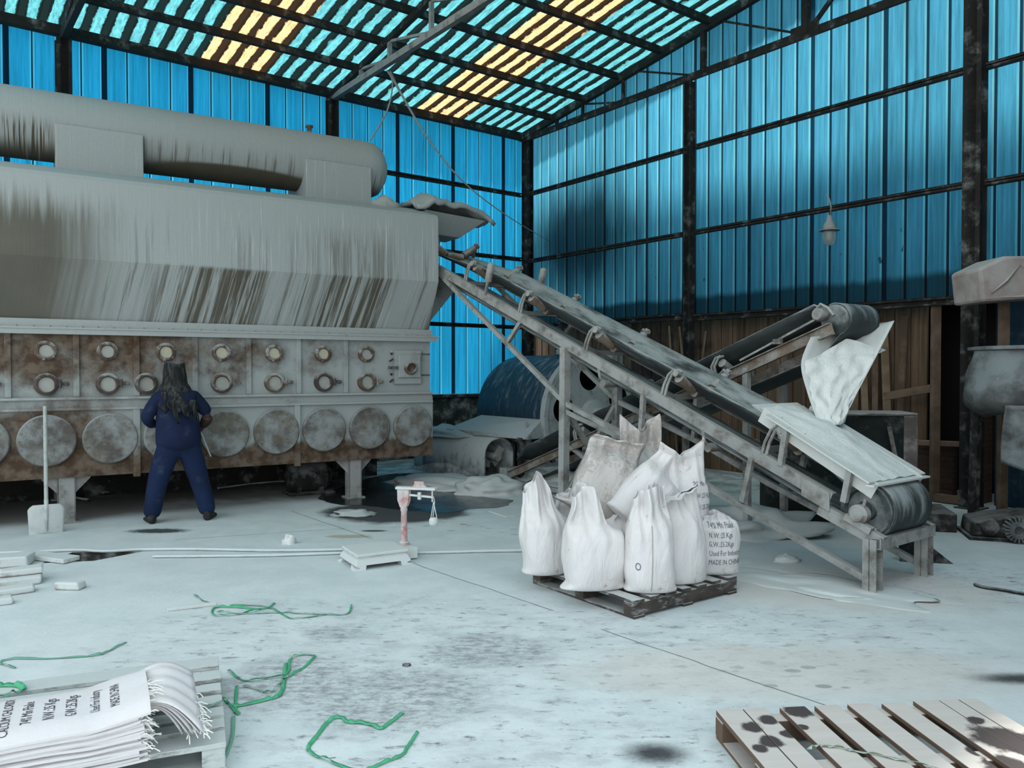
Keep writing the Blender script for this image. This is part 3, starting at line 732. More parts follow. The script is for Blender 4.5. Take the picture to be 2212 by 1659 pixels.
# idler sets: curved bracket arms carrying inclined rollers
for x in (-6.4, -5.40, -4.27, -3.15, -2.07, -.96):
    for y, s in ((0, 1), (W, -1)):
        z0 = zr(x); mb = MB()
        for dx in (-.022, .022):
            pts = [(x+dx, y, z0), (x+dx+.03, y, z0+.10), (x+dx+.075, y+.015*s, z0+.20), (x+dx+.13, y+.03*s, z0+.245), (x+dx+.17, y+.045*s, z0+.22)]
            mb.tube(pts, .014, 6)
        mb.cyl((x+.15, y, z0+.215), (x+.15, y+.05*s, z0+.205), .035, 10)
        mb.build('idler_bracket', M_frame, kc, auto=50)
        MB().cyl((x+.14, y+.06*s, z0+.17), (x+.14, y+.25*s, z0+.06), .05, 14).build('idler_roller', M_brown, kc, auto=40)
    MB().cyl((x+.14, .27, zr(x)+.035), (x+.14, W-.27, zr(x)+.035), .05, 14).build('idler_roller', M_brown, kc, auto=40)
for x in (-4.95,):
    for y, h in ((-.01, .30), (W+.02, .27)):
        mb = MB(); mb.cyl((x, y, zr(x)-.02), (x+.07, y, zr(x)+.17), .02, 8); mb.tube([(x+.06, y, zr(x)+.14), (x+.09, y, zr(x)+.22), (x+.13, y, zr(x)+.34), (x+.135, y, zr(x)+.36)], [.042, .045, .045, .02], 12)
        mb.build('guide_roller', M_frame, kc, auto=50)
for x in (-2.95, -1.6):
    mb = MB(); mb.tube([(x, .0, zr(x)-.1), (x, .02, zr(x)-.2), (x+.03, .06, zr(x)-.26)], .016, 6); mb.cyl((x+.03, .03, zr(x)-.26), (x+.03, W-.03, zr(x)-.26), .042, 14)
    mb.build('return_idler', M_frame, kc, auto=50)
# the belt: troughed on top, flat on the return run, wrapped round the tail pulley
PX, PZ, PR = -.13, .585, .205
loop = []
for k in range(40):
    x = -6.9 + (6.9-.30)*k/39; hk = min(1, k/11.); loop.append((x, zr(x) + .02 + .065*hk, min(1, (39-k)/3., hk)))
ang0 = math.atan(.4137)
for k in range(13):
    a = PI/2 - ang0 - k/12*PI*1.02; a = (PI/2 - ang0) - (k/12)*PI
    loop.append((PX + (PR+.008)*math.cos(a), PZ + (PR+.008)*math.sin(a), 0))
for k in range(20):
    x = -.42 - (6.5-.42)*k/19; loop.append((x, zr(x)-.205, 0))
mb = MB()
def belt_fn(u, v):
    f = v*(len(loop)-1); i = min(int(f), len(loop)-2); q = f-i
    a, b = loop[i], loop[i+1]; x = a[0]+(b[0]-a[0])*q; z = a[1]+(b[1]-a[1])*q; tr = a[2]+(b[2]-a[2])*q
    e = abs(u*2-1); w = .27*tr + .29*(1-tr)
    return Vector((x, W/2 + (u*2-1)*w, z + tr*max(0, e-.35)/.65*.17))
mb.grid(belt_fn, 9, 73)
mb.build('belt', M_belt, kc, smooth=True, solid=.014)
# tail pulley with hub, and its bearings
mb = MB(); mb.lathe([(.03, 0), (.07, .0), (.08, .03), (.15, .03), (.165, 0), (PR-.012, 0), (PR, .01), (PR, .61), (PR-.02, .62), (.03, .62)], (PX, .10-.01, PZ), (0, 1, 0), 36)
mb.build('tail_pulley', M_belt, kc, auto=35)
for y in (-.0, W):
    mb = MB(); mb.lathe([(.02, -.05), (.05, -.045), (.058, -.03), (.075, -.02), (.075, .04), (.05, .05)], (PX, y, PZ-.02), (0, 1, 0), 18)
    mb.box((PX, y, PZ-.09), (.22, .06, .05), Matrix.Rotation(ang0, 3, 'Y')); mb.cyl((PX+.03, y-.0, PZ+.02), (PX+.05, y, PZ+.10), .012, 6)
    mb.build('bearing_block', M_frame, kc, auto=40)
MB().cyl((PX, -.03, PZ-.02), (PX, W+.03, PZ-.02), .022, 12).build('shaft', M_frame, kc, auto=40)
# loading tray over the tail, with flanged skirts and spilled powder in it
zt = lambda x: .80 - .515*x
def skirt(y, out):
    mb = MB(); 
    mb.bar((-.93, y, zt(-.93)), (-.03, y, zt(-.03)), .10, .012)
    mb.bar((-1.02, y+out*.045, zt(-1.02)-.05), (-.03, y+out*.045, zt(-.03)-.07), .008, .13)
    return mb
t1 = skirt(.0, 1).build('tray_skirt', M_plate, kc); skirt(W-.02, -1).build('tray_skirt', M_plate, kc)
mb = MB(); mb.box((-.02, W/2-.01, zt(-.02)-.015), (.06, W+.08, .014)); mb.build('tray_end_lip', M_plate, kc)
mb = MB(); mb.add([(-1.12, .04, zt(-1.12)-.02), (-.04, .05, zt(-.04)-.02), (-.04, W-.07, zt(-.04)-.02), (-1.12, W-.07, zt(-1.12)-.02), (-1.12, .1, zt(-1.12)-.07), (-.1, .1, zt(-.1)-.12), (-.1, W-.12, zt(-.1)-.12), (-1.12, W-.12, zt(-1.12)-.07)],
   [(0, 1, 2, 3), (7, 6, 5, 4), (0, 4, 5, 1), (1, 5, 6, 2), (2, 6, 7, 3), (3, 7, 4, 0)]); mb.build('tray_floor', M_plate, kc)
for x in (-.77, -.22):
    for y in (.0, W): MB().bar((x-.03, y, zr(x)-.0), (x+.02, y, zt(x)-.01), .045, .045, (0, 1, 0)).build('tray_strut', M_frame, kc)
mb = MB()
def bed(u, v):
    x = -1.05 + 1.0*u; y = .06 + (W-.14)*v
    h = .075*math.exp(-((u-.42)/.28)**2 - ((v-.55)/.42)**2) + wob((u*9, v*6, 1), .018)
    return Vector((x, y, zt(x) - .012 + h))
mb.grid(bed, 34, 22); mb.build('powder_bed', M_powder, kc, smooth=True, )['kind'] = 'stuff'
mb = MB()
mb.grid(lambda u, v: Vector((.0 + .055*u - .09, .03 + .74*v, .405 + max(0, .035*math.sin(PI*u)*(.6+wob((v*9, u, 2), 1.)))+.012)), 8, 40)
mb.build('powder_spill', M_powder, kc, smooth=True)['kind'] = 'stuff'

# ================================================================ second conveyor, behind, with discharge chute
AS = R(-54.6)
k2 = thing('belt_conveyor', 'lower brown-railed belt conveyor behind, climbing from the drum mill to the white chute', 'conveyor', (.04, 11.6, 0), AS)
z2 = lambda x: .06 + .371*x
for y, fl in ((-.25, 1), (.35, -1)):
    mb = MB(); mb.channel((.15, y, z2(.15)), (5.30, y, z2(5.30)), .05, .11, .01, flip=fl)
    mb.build('side_rail', M_brown, k2)
    for x in (3.0, 4.35):
        MB().bar((x, y, z2(x)), (x+.02, y, 0), .06, .06, (0, 1, 0)).build('leg', M_frame, k2)
mb = MB(); mb.bb(.05, .22, -.31, .41, .0, .24); mb.build('tail_block', M_frame, k2, bevel=.01)
MB().bar((.2, -.25, .06), (3.0, -.25, .06), .06, .06).build('ground_beam', M_frame, k2)
MB().bar((1.6, -.25, z2(1.6)), (3.0, -.25, .1), .05, .05).build('brace', M_frame, k2)
for x in (.9, 2.1, 3.2): MB().bar((x, -.25, z2(x)-.05), (x, .35, z2(x)-.05), .05, .05).build('cross_member', M_frame, k2)
for x in (1.7, 2.9, 3.95):
    for y, s in ((-.25, 1), (.35, -1)):
        mb = MB()
        for dx in (-.02, .02): mb.tube([(x+dx, y, z2(x)+.05), (x+dx-.03, y, z2(x)+.16), (x+dx+.01, y+.02*s, z2(x)+.25), (x+dx+.06, y+.04*s, z2(x)+.27)], .014, 6)
        mb.build('idler_bracket', M_frame, k2, auto=50)
        MB().cyl((x+.05, y+.05*s, z2(x)+.20), (x+.05, y+.2*s, z2(x)+.12), .048, 12).build('idler_roller', M_frame, k2, auto=40)
HX, HZ, HR = 5.28, z2(5.28)+.09, .15
loop2 = [(.3 + (HX-.36)*k/29, z2(.3 + (HX-.36)*k/29)+.19, 0 if k in (0, 29) else 1) for k in range(30)]
ai = math.atan(.371)
loop2 += [(HX + HR*math.cos(PI/2+ai-k/10*PI), HZ + HR*math.sin(PI/2+ai-k/10*PI), 0) for k in range(11)]
loop2 += [(HX-.1 - (HX-.4)*k/19, z2(HX-.1 - (HX-.4)*k/19)-.19, 0) for k in range(20)]
def belt2(u, v):
    f = v*(len(loop2)-1); i = min(int(f), len(loop2)-2); q = f-i
    a, b = loop2[i], loop2[i+1]; x = a[0]+(b[0]-a[0])*q; z = a[1]+(b[1]-a[1])*q; tr = a[2]+(b[2]-a[2])*q
    e = abs(u*2-1)
    return Vector((x, .05 + (u*2-1)*(.22*tr+.24*(1-tr)), z + tr*max(0, e-.35)/.65*.14))
mb = MB(); mb.grid(belt2, 9, 61); mb.build('belt', M_belt, k2, smooth=True, solid=.014)
mb = MB(); mb.lathe([(.02, 0), (HR-.03, 0), (HR-.01, .01), (HR-.01, .49), (.02, .50)], (HX, -.20, HZ), (0, 1, 0), 28); mb.build('head_pulley', M_belt, k2, auto=35)
mb = MB(); mb.lathe([(.05, -.07), (.065, -.05), (.065, .02)], (HX-.1, -.25, HZ+.05), (0, 1, 0), 14); mb.bar((HX-1.0, -.26, z2(HX-1.0)+.10), (HX-.1, -.26, HZ+.03), .02, .02)
mb.tube([(HX-.14, -.30, HZ+.06), (HX-.07, -.3, HZ+.14), (HX+.0, -.3, HZ+.10), (HX+.06, -.30, HZ+.03)], .018, 6); mb.box((HX-.55, -.27, z2(HX-.55)+.11), (.08, .05, .05))
mb.build('belt_tensioner', M_frame, k2, auto=40)

def cam_pt(px, py, d):
    """a point of the place, d metres out along the viewing direction"""
    u = (px-1106)/1700; v = (829.5-py)/1700; p = math.atan(30/1700)
    r = Vector((u, math.cos(p)+v*math.sin(p), -math.sin(p)+v*math.cos(p)))
    return Vector((0, 0, 1.65)) + r*(d/r.y)
ct = thing('discharge_chute', 'tall pale sheet metal chute pouring white powder between the two conveyors', 'chute', (2.95, 7.05, 1.2))
MI = Matrix.Translation((-2.95, -7.05, -1.2))
def curve3(P, t):
    n = len(P)-1; f = t*n; i = min(int(f), n-1); q = f-i
    p0 = P[max(i-1, 0)]; p1 = P[i]; p2 = P[i+1]; p3 = P[min(i+2, n)]
    return .5*((2*p1) + (p2-p0)*q + (2*p0-5*p1+4*p2-p3)*q*q + (3*p1-p0-3*p2+p3)*q*q*q)
CL = [cam_pt(1752, 728, 7.16), cam_pt(1731, 785, 7.05), cam_pt(1745, 850, 6.9), cam_pt(1768, 915, 6.72)]
CRr = [cam_pt(1932, 693, 7.25), cam_pt(1890, 775, 7.05), cam_pt(1853, 845, 6.9), cam_pt(1818, 915, 6.72)]
def chute_fn(u, v, bulge=1., inset=0.):
    a = curve3(CL, v); b = curve3(CRr, v); m = (a+b)/2 + Vector((.25, .45*(1-.75*v), .02))*bulge
    uu = inset + u*(1-inset)
    return a*(1-uu)**2 + m*2*uu*(1-uu) + b*uu**2
MB(MI).grid(chute_fn, 17, 17).build('shell', M_plate, ct, smooth=True, solid=.008)
def flow(u, v):
    p = chute_fn(.04+u*.93, .12+.9*v if v < 1 else 1.03, .42)
    front = math.sin(PI*u)*.10*(.5+.5*v)
    q = p + Vector((-.25, -.75, 0))*front + Vector((wob((u*6, v*9, 3), .03), wob((u*6, v*9, 8), .04), 0))
    if v < .2: q.z -= .10*(.2-v)/.2*abs(u-.45)*3
    return q
MB(MI).grid(flow, 26, 36).build('powder_flow', M_powder, ct, smooth=True)['kind'] = 'stuff'

# ================================================================ drum mill, trough and pulleys behind the conveyors
M_drum = dusty('blue_black_drum', (.018, .04, .06), (.028, .05, .07), dust=(.30, .34, .35), amount=.0, up=.16, scale=7, streak=(2.2, .5, .5), rough=.5)
M_drumf = dusty('drum_end_dust', (.10, .11, .11), (.14, .15, .15), dust=(.42, .45, .45), amount=.50, up=.4, scale=5)
M_hole = plain('black_hole', (.004, .004, .004), .9, var=0)
dm = thing('drum_mill', 'big blue-black rotary drum with round holes in its dusty end plate', 'drum', (1.23, 12.0, 0), A_G)
mb = MB(); mb.lathe([(.93, -1.75), (.94, -1.70), (.94, 0), ], (0, .0, .95), (1, 0, 0), 56, caps=False); mb.build('shell', M_drum, dm, auto=30)
def disc_with_holes(rad, holes, n=64):
    from mathutils.geometry import tessellate_polygon
    loops = [[Vector((rad*math.cos(2*PI*i/n), rad*math.sin(2*PI*i/n), 0)) for i in range(n)]]
    for cy, cz, r in holes: loops.append([Vector((cy+r*math.cos(-2*PI*i/24), cz+r*math.sin(-2*PI*i/24), 0)) for i in range(24)])
    tri = tessellate_polygon(loops); flat = [p for l in loops for p in l]
    return [(0, p.x, p.y) for p in flat], [tuple(f) for f in tri]
holes = [(.60*math.cos(a), .60*math.sin(a), .205) for a in (R(97), R(97+72), R(97-72), R(97+144), R(97-144))]
vs, fs = disc_with_holes(.93, holes)
mb = MB(Matrix.Translation((.0, 0, .95))); mb.add(vs, fs); e = mb.build('end_plate', M_drumf, dm, solid=.02)
mb = MB(); mb.lathe([(.93, -.05), (1.0, -.05), (1.0, .05), (.93, .05), (.93, -.05)], (0, 0, .95), (1, 0, 0), 56, caps=False)
mb.build('rim', M_drumf, dm, auto=30)
mb = MB(); mb.lathe([(.93, 0), (.001, 0)], (-1.3, 0, .95), (1, 0, 0), 40, caps=False); mb.build('dark_inner_disc', M_hole, dm)  # near-black disc inside the shell, darkness of the holes put into colour
mb = MB(); mb.lathe([(.26, 0), (.24, .08), (.14, .12), (.13, .30), (.001, .32)], (.01, 0, .95), (1, 0, 0), 28); mb.build('hub', M_drumf, dm, auto=40)
mb = MB(); mb.bb(.14, .34, -.18, .18, .72, .92); mb.bb(.08, .40, -.3, .3, 0, .72); mb.build('bearing_pedestal', M_drumf, dm, bevel=.02)
mb = MB(); mb.bb(-1.6, -.2, -.75, .75, 0, .12); mb.build('base_frame', M_dark, dm)
mb = MB().blob((-.35, -.1, 1.9), (.33, .16, .10), 3, .4, 3, 10, True); mb.build('dust_heap', M_drumf, dm, smooth=True)
# sloping dusty side shelf under the drum shell
mb = MB(); mb.add([(-1.75, -1.52, .72), (.05, -1.30, .72), (-.05, -.96, .93), (-1.55, -.98, .93), (-1.75, -1.52, .66), (.05, -1.30, .66), (-.05, -.9, .66), (-1.55, -.9, .66)],
   [(0, 1, 2, 3), (7, 6, 5, 4), (0, 4, 5, 1), (1, 5, 6, 2), (2, 6, 7, 3), (3, 7, 4, 0)])
mb.build('side_shelf', M_drumf, dm)
for x in (-1.55, -.1): MB().bb(x-.04, x+.04, -1.35, -1.27, 0, .68).build('shelf_post', M_dark, dm)
tr = thing('screw_trough', 'dust-caked rounded steel trough lying on the ground left of the drum', 'trough', F_G @ Vector((3.3, -1.55, 0)), A_G)
tr.location = (-.80, 12.42, 0)
arch = [(-.26, .06), (-.26, .42)] + [(-.26*math.cos(a), .42+.22*math.sin(a)) for a in [PI*k/10 for k in range(1, 10)]] + [(.26, .42), (.26, .06)]
mb = MB()
vs = [(x, y + (.0), z) for x in (-1.0, 1.0) for y, z in arch]; n = len(arch)
mb.add(vs, [(i, i+1, n+i+1, n+i) for i in range(n-1)] + [tuple(range(n))]); mb.build('shell', M_drumf, tr, solid=.03, auto=40)
mb = MB(); mb.bb(-1.05, 1.05, -.3, .3, 0, .07); mb.build('skid', M_frame, tr)
mb = MB(); mb.cyl((.4, 0, .36), (.98, 0, .36), .06, 12)
for k in range(9):
    a = k*.9; mb.box((.4+.065*k, .09*math.cos(a), .36+.09*math.sin(a)), (.03, .16, .10), Matrix.Rotation(a, 3, 'X'))
mb.build('screw', M_frame, tr)
MB().blob((-.3, 0, .60), (.75, .3, .16), 9, .3, 2.5, 12, True).build('dust_crust', M_drumf, tr, smooth=True)
wp = thing('drive_pulley', 'small dark spoked belt pulley on a dusty shaft below the drum', 'pulley', (-.30, 12.15, 0), A_G)
wp.location = F_G @ Vector((3.6, -.9, 0))
wp.location = (.03, 12.05, 0)
mb = MB(); mb.lathe([(.12, 0), (.17, 0), (.17, .07), (.12, .07), (.12, 0)], (.3, 0, .58), (1, 0, 0), 28, caps=False)
for k in range(5): mb.bar((.335, 0, .58), (.335, .14*math.cos(k*1.257), .58+.14*math.sin(k*1.257)), .03, .03)
mb.build('wheel', M_dark, wp, auto=40)
mb = MB(); mb.cyl((-.3, 0, .58), (.4, 0, .58), .035, 10); mb.bb(-.2, -.1, -.1, .1, 0, .62); mb.build('shaft_stand', M_drumf, wp)
mb = MB(); mb.bar((.62, -.25, 0), (.62, -.25, .74), .07, .07, (0, 1, 0)); mb.cyl((.62, -.25, .74), (.62, -.25, .90), .018, 8); mb.build('guard_post', M_frame, wp)
# ================================================================ pallets
def wood(name, a, b, dust=(.50, .52, .51), amount=.35, up=.55):
    return dusty(name, a, b, dust=dust, amount=amount, up=up, scale=4, streak=(2, 2, 6))
M_pal = wood('weathered_pallet_wood', (.05, .04, .035), (.085, .07, .062), amount=.05, up=.55)
M_pal2 = wood('dusted_pallet_wood', (.10, .085, .075), (.17, .15, .135), dust=(.50, .54, .53), amount=.42, up=.38)
def pal3():
    t = NT('pale_pallet_wood_with_oil_spots'); p = t.co(); nz = t.xyz(t.nor())[2]
    n = t.noise(t.co((3, 30, 3)), 1, 4); blot = t.noise(p, 3.2, 4, .5)
    c = t.mix(n, (.46, .42, .38), (.58, .55, .52)); c = t.mix(t.step(nz, .2, .7), (.13, .085, .06), c)
    w = t.wpos(); d = None
    for x, y, r in ((1.02, 3.33, .055), (1.12, 3.40, .05), (1.06, 3.20, .06), (1.16, 3.27, .045), (1.28, 3.49, .075), (1.0, 3.14, .04), (1.24, 3.33, .03), (2.03, 3.22, .14), (2.16, 3.15, .15), (2.02, 3.40, .05), (1.86, 3.12, .05), (1.9, 3.0, .1)):
        q = t.mt('DIVIDE', t.vm('DISTANCE', w, (x, y, .13)), r); d = q if d is None else t.mt('MINIMUM', d, q)
    d = t.mt('ADD', d, t.mt('MULTIPLY', t.mt('SUBTRACT', t.noise(p, 14, 4), .5), 1.1))
    c = t.mix(t.mt('MULTIPLY', t.mt('SUBTRACT', 1, t.step(d, .7, 1.05)), t.step(nz, .2, .7)), c, (.06, .05, .05))
    return t.done(t.bsdf(c, .85, 0, t.bump(n, .2, .005)))
M_pal3 = pal3()
def pallet(name, label, loc, rz, X, Y, boards, stringers, mat, h=.125, bottom=True, jit=.006):
    """boards run along y at the given (x, width); stringers run along x at the given y"""
    p = thing(name, label, 'pallet', loc, rz, None)
    for y, w in stringers:
        mb = MB(); mb.bb(-X/2+.005, X/2-.005, y-w/2, y+w/2, .018, h-.022); mb.build('stringer', mat, p, bevel=.003)
    for x, w in boards:
        j = random.uniform(-jit, jit); z = random.uniform(0, .003)
        mb = MB(); mb.bb(x-w/2, x+w/2, -Y/2+j, Y/2+j, h-.022, h+z); mb.build('deck_board', mat, p, bevel=.003)
    if bottom:
        for x in (-X/2+.06, 0, X/2-.06):
            mb = MB(); mb.bb(x-.05, x+.05, -Y/2, Y/2, 0, .018); mb.build('bottom_board', mat, p, bevel=.002)
    return p
ca, sa = math.cos(R(36)), math.sin(R(36))
PF = Vector((.80, 5.17, 0)); PX_, PY_ = Vector((ca, sa, 0)), Vector((-sa, ca, 0))
PC = PF + PX_*.54 + PY_*.55
pallet('wooden_pallet', 'dark weathered wooden pallet under the pile of filled white sacks', PC, R(36), 1.08, 1.10,
       [(-.485, .10), (-.33, .09), (-.17, .10), (-.02, .09), (.14, .10), (.31, .09), (.485, .10)], [(-.50, .09), (0, .09), (.50, .09)], M_pal)
a = R(22); LX_, LY_ = Vector((math.cos(a), math.sin(a), 0)), Vector((-math.sin(a), math.cos(a), 0))
LFR = Vector((-1.17, 3.20, 0)); LC = LFR - LX_*.60 + LY_*.53
lp = pallet('wooden_pallet', 'dust-covered wooden pallet at lower left under the stack of flat empty sacks', LC, a + PI/2, 1.06, 1.20,
       [(-.47, .12), (-.33, .085), (-.20, .085), (-.06, .085), (.09, .085), (.25, .10), (.45, .14)], [(-.55, .09), (0, .09), (.55, .09)], M_pal2)
a3 = R(6); RC = Vector((.905, 3.50, 0)) + Vector((math.cos(a3), math.sin(a3), 0))*.62 - Vector((-math.sin(a3), math.cos(a3), 0))*.50
pallet('wooden_pallet', 'pale slatted wooden pallet with dark oil spots at lower right corner', RC, a3, 1.24, 1.0,
       [(-.55, .12), (-.435, .10), (-.255, .12), (-.095, .11), (.065, .11), (.225, .11), (.39, .12), (.50, .09), (.595, .09)], [(.455, .08), (0.03, .08), (-.455, .08)], M_pal3)

# ================================================================ filled sacks
def sack_mat(name, col, dirt, dark=(.20, .18, .16), wr=1.3):
    t = NT(name); p = t.co(); n = t.noise(p, 4.5, 6, .65); f = t.noise(p, 40, 4, .7)
    c = t.mix(f, tuple(x*.93 for x in col), col)
    c = t.mix(t.mt('MULTIPLY', t.step(n, .45, .75), .35), c, (.60, .52, .46))
    sp = t.step(t.mt('ADD', n, t.mt('MULTIPLY', f, .5)), 1.02 - dirt, 1.12 - dirt)
    c = t.mix(t.mt('MULTIPLY', sp, .75), c, dark)
    h = t.mt('ADD', t.mt('MULTIPLY', t.noise(t.co((9, 9, 3.5)), 1, 5, .6, 1.0 if wr > 1 else 0), wr), t.mt('MULTIPLY', f, .12))
    b = t.bsdf(c, .7, 0, t.bump(h, .55, .03), spec=.25)
    tr = t.n('ShaderNodeBsdfTranslucent'); t.put(tr.inputs[0], col)
    mx = t.n('ShaderNodeMixShader'); mx.inputs[0].default_value = .10; t.l(b, mx.inputs[1]); t.l(tr.outputs[0], mx.inputs[2])
    return t.done(mx.outputs[0])
M_sack = sack_mat('white_woven_sack', (.76, .74, .74), .12)
M_sackd = sack_mat('dirty_woven_sack', (.58, .55, .53), .30, (.36, .335, .31))
M_sacke = sack_mat('flat_sack_dust', (.71, .69, .70), .05, wr=.12)
M_ink = plain('faded_black_ink', (.11, .12, .14), .8, var=.3, scale=60)
M_ink2 = plain('black_ink', (.035, .035, .05), .8, var=.3, scale=60)
def sack_shape(W, D, H, seed, fill=.66, flare=1.0, peak=.0, lean=(0, 0), fold=0., mouth=.03, ear=.10, pleat=.02, nple=3., skew=0., sag=.0, twist=0.):
    """soft sack: bulging body whose cloth flattens upward into a limp pleated mouth"""
    mb = MB()
    sm = lambda a, b, x: (lambda q: q*q*(3-2*q))(min(1, max(0, (x-a)/(b-a))))
    fill = min(.95, fill + .06)
    def fn(u, v):
        th = 2*PI*u; c, s = math.cos(th), math.sin(th)
        n = 2.6; sc = (abs(c)**n + abs(s)**n)**(-1/n); cx, cy = c*sc, s*sc
        base = min(1, v/.07); fill_ = fill; q = sm(fill*.80, fill+(1-fill)*.55, v); q2 = sm(fill*.9, 1, v)
        bul = .92 + .10*math.sin(PI*min(1, v/fill))
        a = W/2*bul*(1 + (flare-1)*q2)*(.86+.14*base**.5)
        b = (D/2*bul*(.80+.20*base**.5))*(1-q) + mouth*(.5+.5*q2)*q
        x, y = cx*a, cy*b
        x *= 1 + (1-base)*ear*2.2*abs(cx)**3
        z = H*v + H*peak*q2*(abs(cx)**1.5 - .4) + H*skew*q2*cx - H*sag*q2*(1-abs(cx))**2
        z += H*.03*q2*mnoise.noise(Vector((cx*2.2, cy, seed*3)))
        # pleats: both faces of the limp cloth swing together
        y += pleat*(q**1.5)*(math.sin(nple*PI*cx + seed) + .5*math.sin(nple*2.3*PI*cx + seed*2 + v*4))
        y += .035*q*mnoise.noise(Vector((x*6, v*3, seed*2)))
        # creases running down from the gathered part into the belly
        g = .016*sm(.15, fill, v)*(1-q*.6)
        cre = mnoise.noise(Vector((cx*3.4 + seed, cy*2.4, v*1.6)))
        x += cx*g*cre*1.5; y += cy*g*cre*1.5 - .010*sm(.3, fill, v)*(1-q)*abs(math.sin(nple*1.7*PI*cx + seed))*(-1 if cy > 0 else 1)*-1
        if fold:
            f = sm(fill+(1-fill)*.25, 1, v); y -= fold*f; z -= abs(fold)*1.1*f*f
        x += lean[0]*v*v; y += lean[1]*v*v
        w = Vector((x*6, y*6, z*6 + seed*9))
        k = 1 if v > .02 else .3
        x += .018*mnoise.noise(w)*k; y += .018*mnoise.noise(w + Vector((9, 3, 1)))*k
        if twist: an = twist*q; x, y = x*math.cos(an)-y*math.sin(an), x*math.sin(an)+y*math.cos(an)
        return Vector((x, y, max(z, 0)))
    mb.grid(fn, 60, 44, True)
    mb.f.append(tuple(range(59, -1, -1))); mb.mi.append(0)
    return mb
def put_text(root, body, lines, x0, z0, size, dz, mat, sx=.62, maxw=None, name='printed_text'):
    """lettering laid onto the side of a sack that faces local -y"""
    me = body.data; bv = BVHTree.FromPolygons([v.co for v in me.vertices], [p.vertices for p in me.polygons])
    for i, s in enumerate(lines):
        cu = bpy.data.curves.new('t', 'FONT'); cu.body = s; cu.size = size; cu.resolution_u = 2
        to = bpy.data.objects.new('t', cu); tm = bpy.data.meshes.new_from_object(to)
        vs = []; ok = True
        for v in tm.vertices:
            x, z = x0 + v.co.x*sx + .004*math.sin(i*3), z0 - i*dz + v.co.y
            h = bv.ray_cast(Vector((x, -1, z)), Vector((0, 1, 0)))
            vs.append(h[0] + h[1]*(-.004 if h[1].y > 0 else .004) if h[0] is not None else None)
        fs = [tuple(p.vertices) for p in tm.polygons if all(vs[k] is not None for k in p.vertices)]
        mb = MB(); mb.add([v if v is not None else Vector() for v in vs], fs); 
        used = sorted({k for f in fs for k in f}); mp = {k: j for j, k in enumerate(used)}
        mb.v = [mb.v[k] for k in used]; mb.f = [tuple(mp[k] for k in f) for f in mb.f]
        if mb.f:
            o = mb.build(name, mat, root); o['label'] = 'printed line reading "%s"' % s
        bpy.data.objects.remove(to); bpy.data.curves.remove(cu); bpy.data.meshes.remove(tm)
def sack(label, loc, rz, W, D, H, seed, mat=None, rot=None, sub=1, seam=False, **k):
    r = thing('filled_sack', label, 'sack', loc, rz, 'filled white sacks on the pallet', rot)
    b = sack_shape(W, D, H, seed, **k).build('bag', mat or M_sack, r, smooth=True, sub=sub, solid=.003)
    if seam:
        me = b.data; bv = BVHTree.FromPolygons([v.co for v in me.vertices], [p.vertices for p in me.polygons]); pts = []
        for j in range(26):
            h = bv.ray_cast(Vector((-.02+.002*j*.3, -1, .03 + H*.62*j/25)), Vector((0, 1, 0)))
            if h[0] is not None: pts.append(h[0] + Vector((0, -.002, 0)))
        MB().tube(pts, .0035, 5).build('side_seam', plain('seam_thread', (.35, .33, .31)), r)
    return r, b
PZ0 = .127
TX = ['74% Min Flake', 'N.W.:25 Kgs', 'G.W.:25.2Kgs', 'Used For Industry', 'MADE IN CHINA']
sack('filled white sack at left corner of the pallet with upright pleated mouth', (.26, 5.90, PZ0), R(14), .37, .31, .68, 1.3, fill=.58, flare=.62, mouth=.05, peak=-.28, skew=-.05, lean=(-.06, 0), pleat=.045, nple=2.2)
sack('plain white sack behind the left front ones, mouth hidden', (.46, 6.10, PZ0), R(30), .36, .30, .58, 2.1, fill=.72, flare=.8, mouth=.03, peak=-.1)
sack('broad white sack in front with splayed bottom corners and gaping triangular mouth', (.58, 5.49, PZ0), R(8), .43, .31, .62, 3.7, fill=.62, flare=.62, mouth=.10, peak=-.30, skew=-.22, ear=.24, pleat=.05, nple=1.6, lean=(-.04, .03), sag=-.05)
r4, b4 = sack('white sack at front corner of the pallet with a dark vertical side seam', (.95, 5.43, PZ0), R(4), .34, .31, .70, 4.4, fill=.62, flare=.66, mouth=.06, peak=-.05, lean=(.0, .04), pleat=.05, nple=1.5, ear=.16, skew=.06, seam=True)
put_text(r4, b4, ['O'], -.125, .17, .075, .07, M_ink)
sack('cream-white sack right of the seamed one, top gathered and folded over', (1.21, 5.66, PZ0), R(18), .37, .31, .74, 5.2, fill=.66, flare=.9, mouth=.03, fold=.09, pleat=.03, nple=2.5, lean=(-.06, .0), skew=.10)
r6, b6 = sack('short rounded white sack at right end of pallet printed with black lines', (1.52, 5.93, PZ0), R(2), .37, .33, .44, 6.6, fill=.95, flare=.75, mouth=.08, peak=-.1)
put_text(r6, b6, TX, -.075, .355, .054, .066, M_ink, sx=.62)
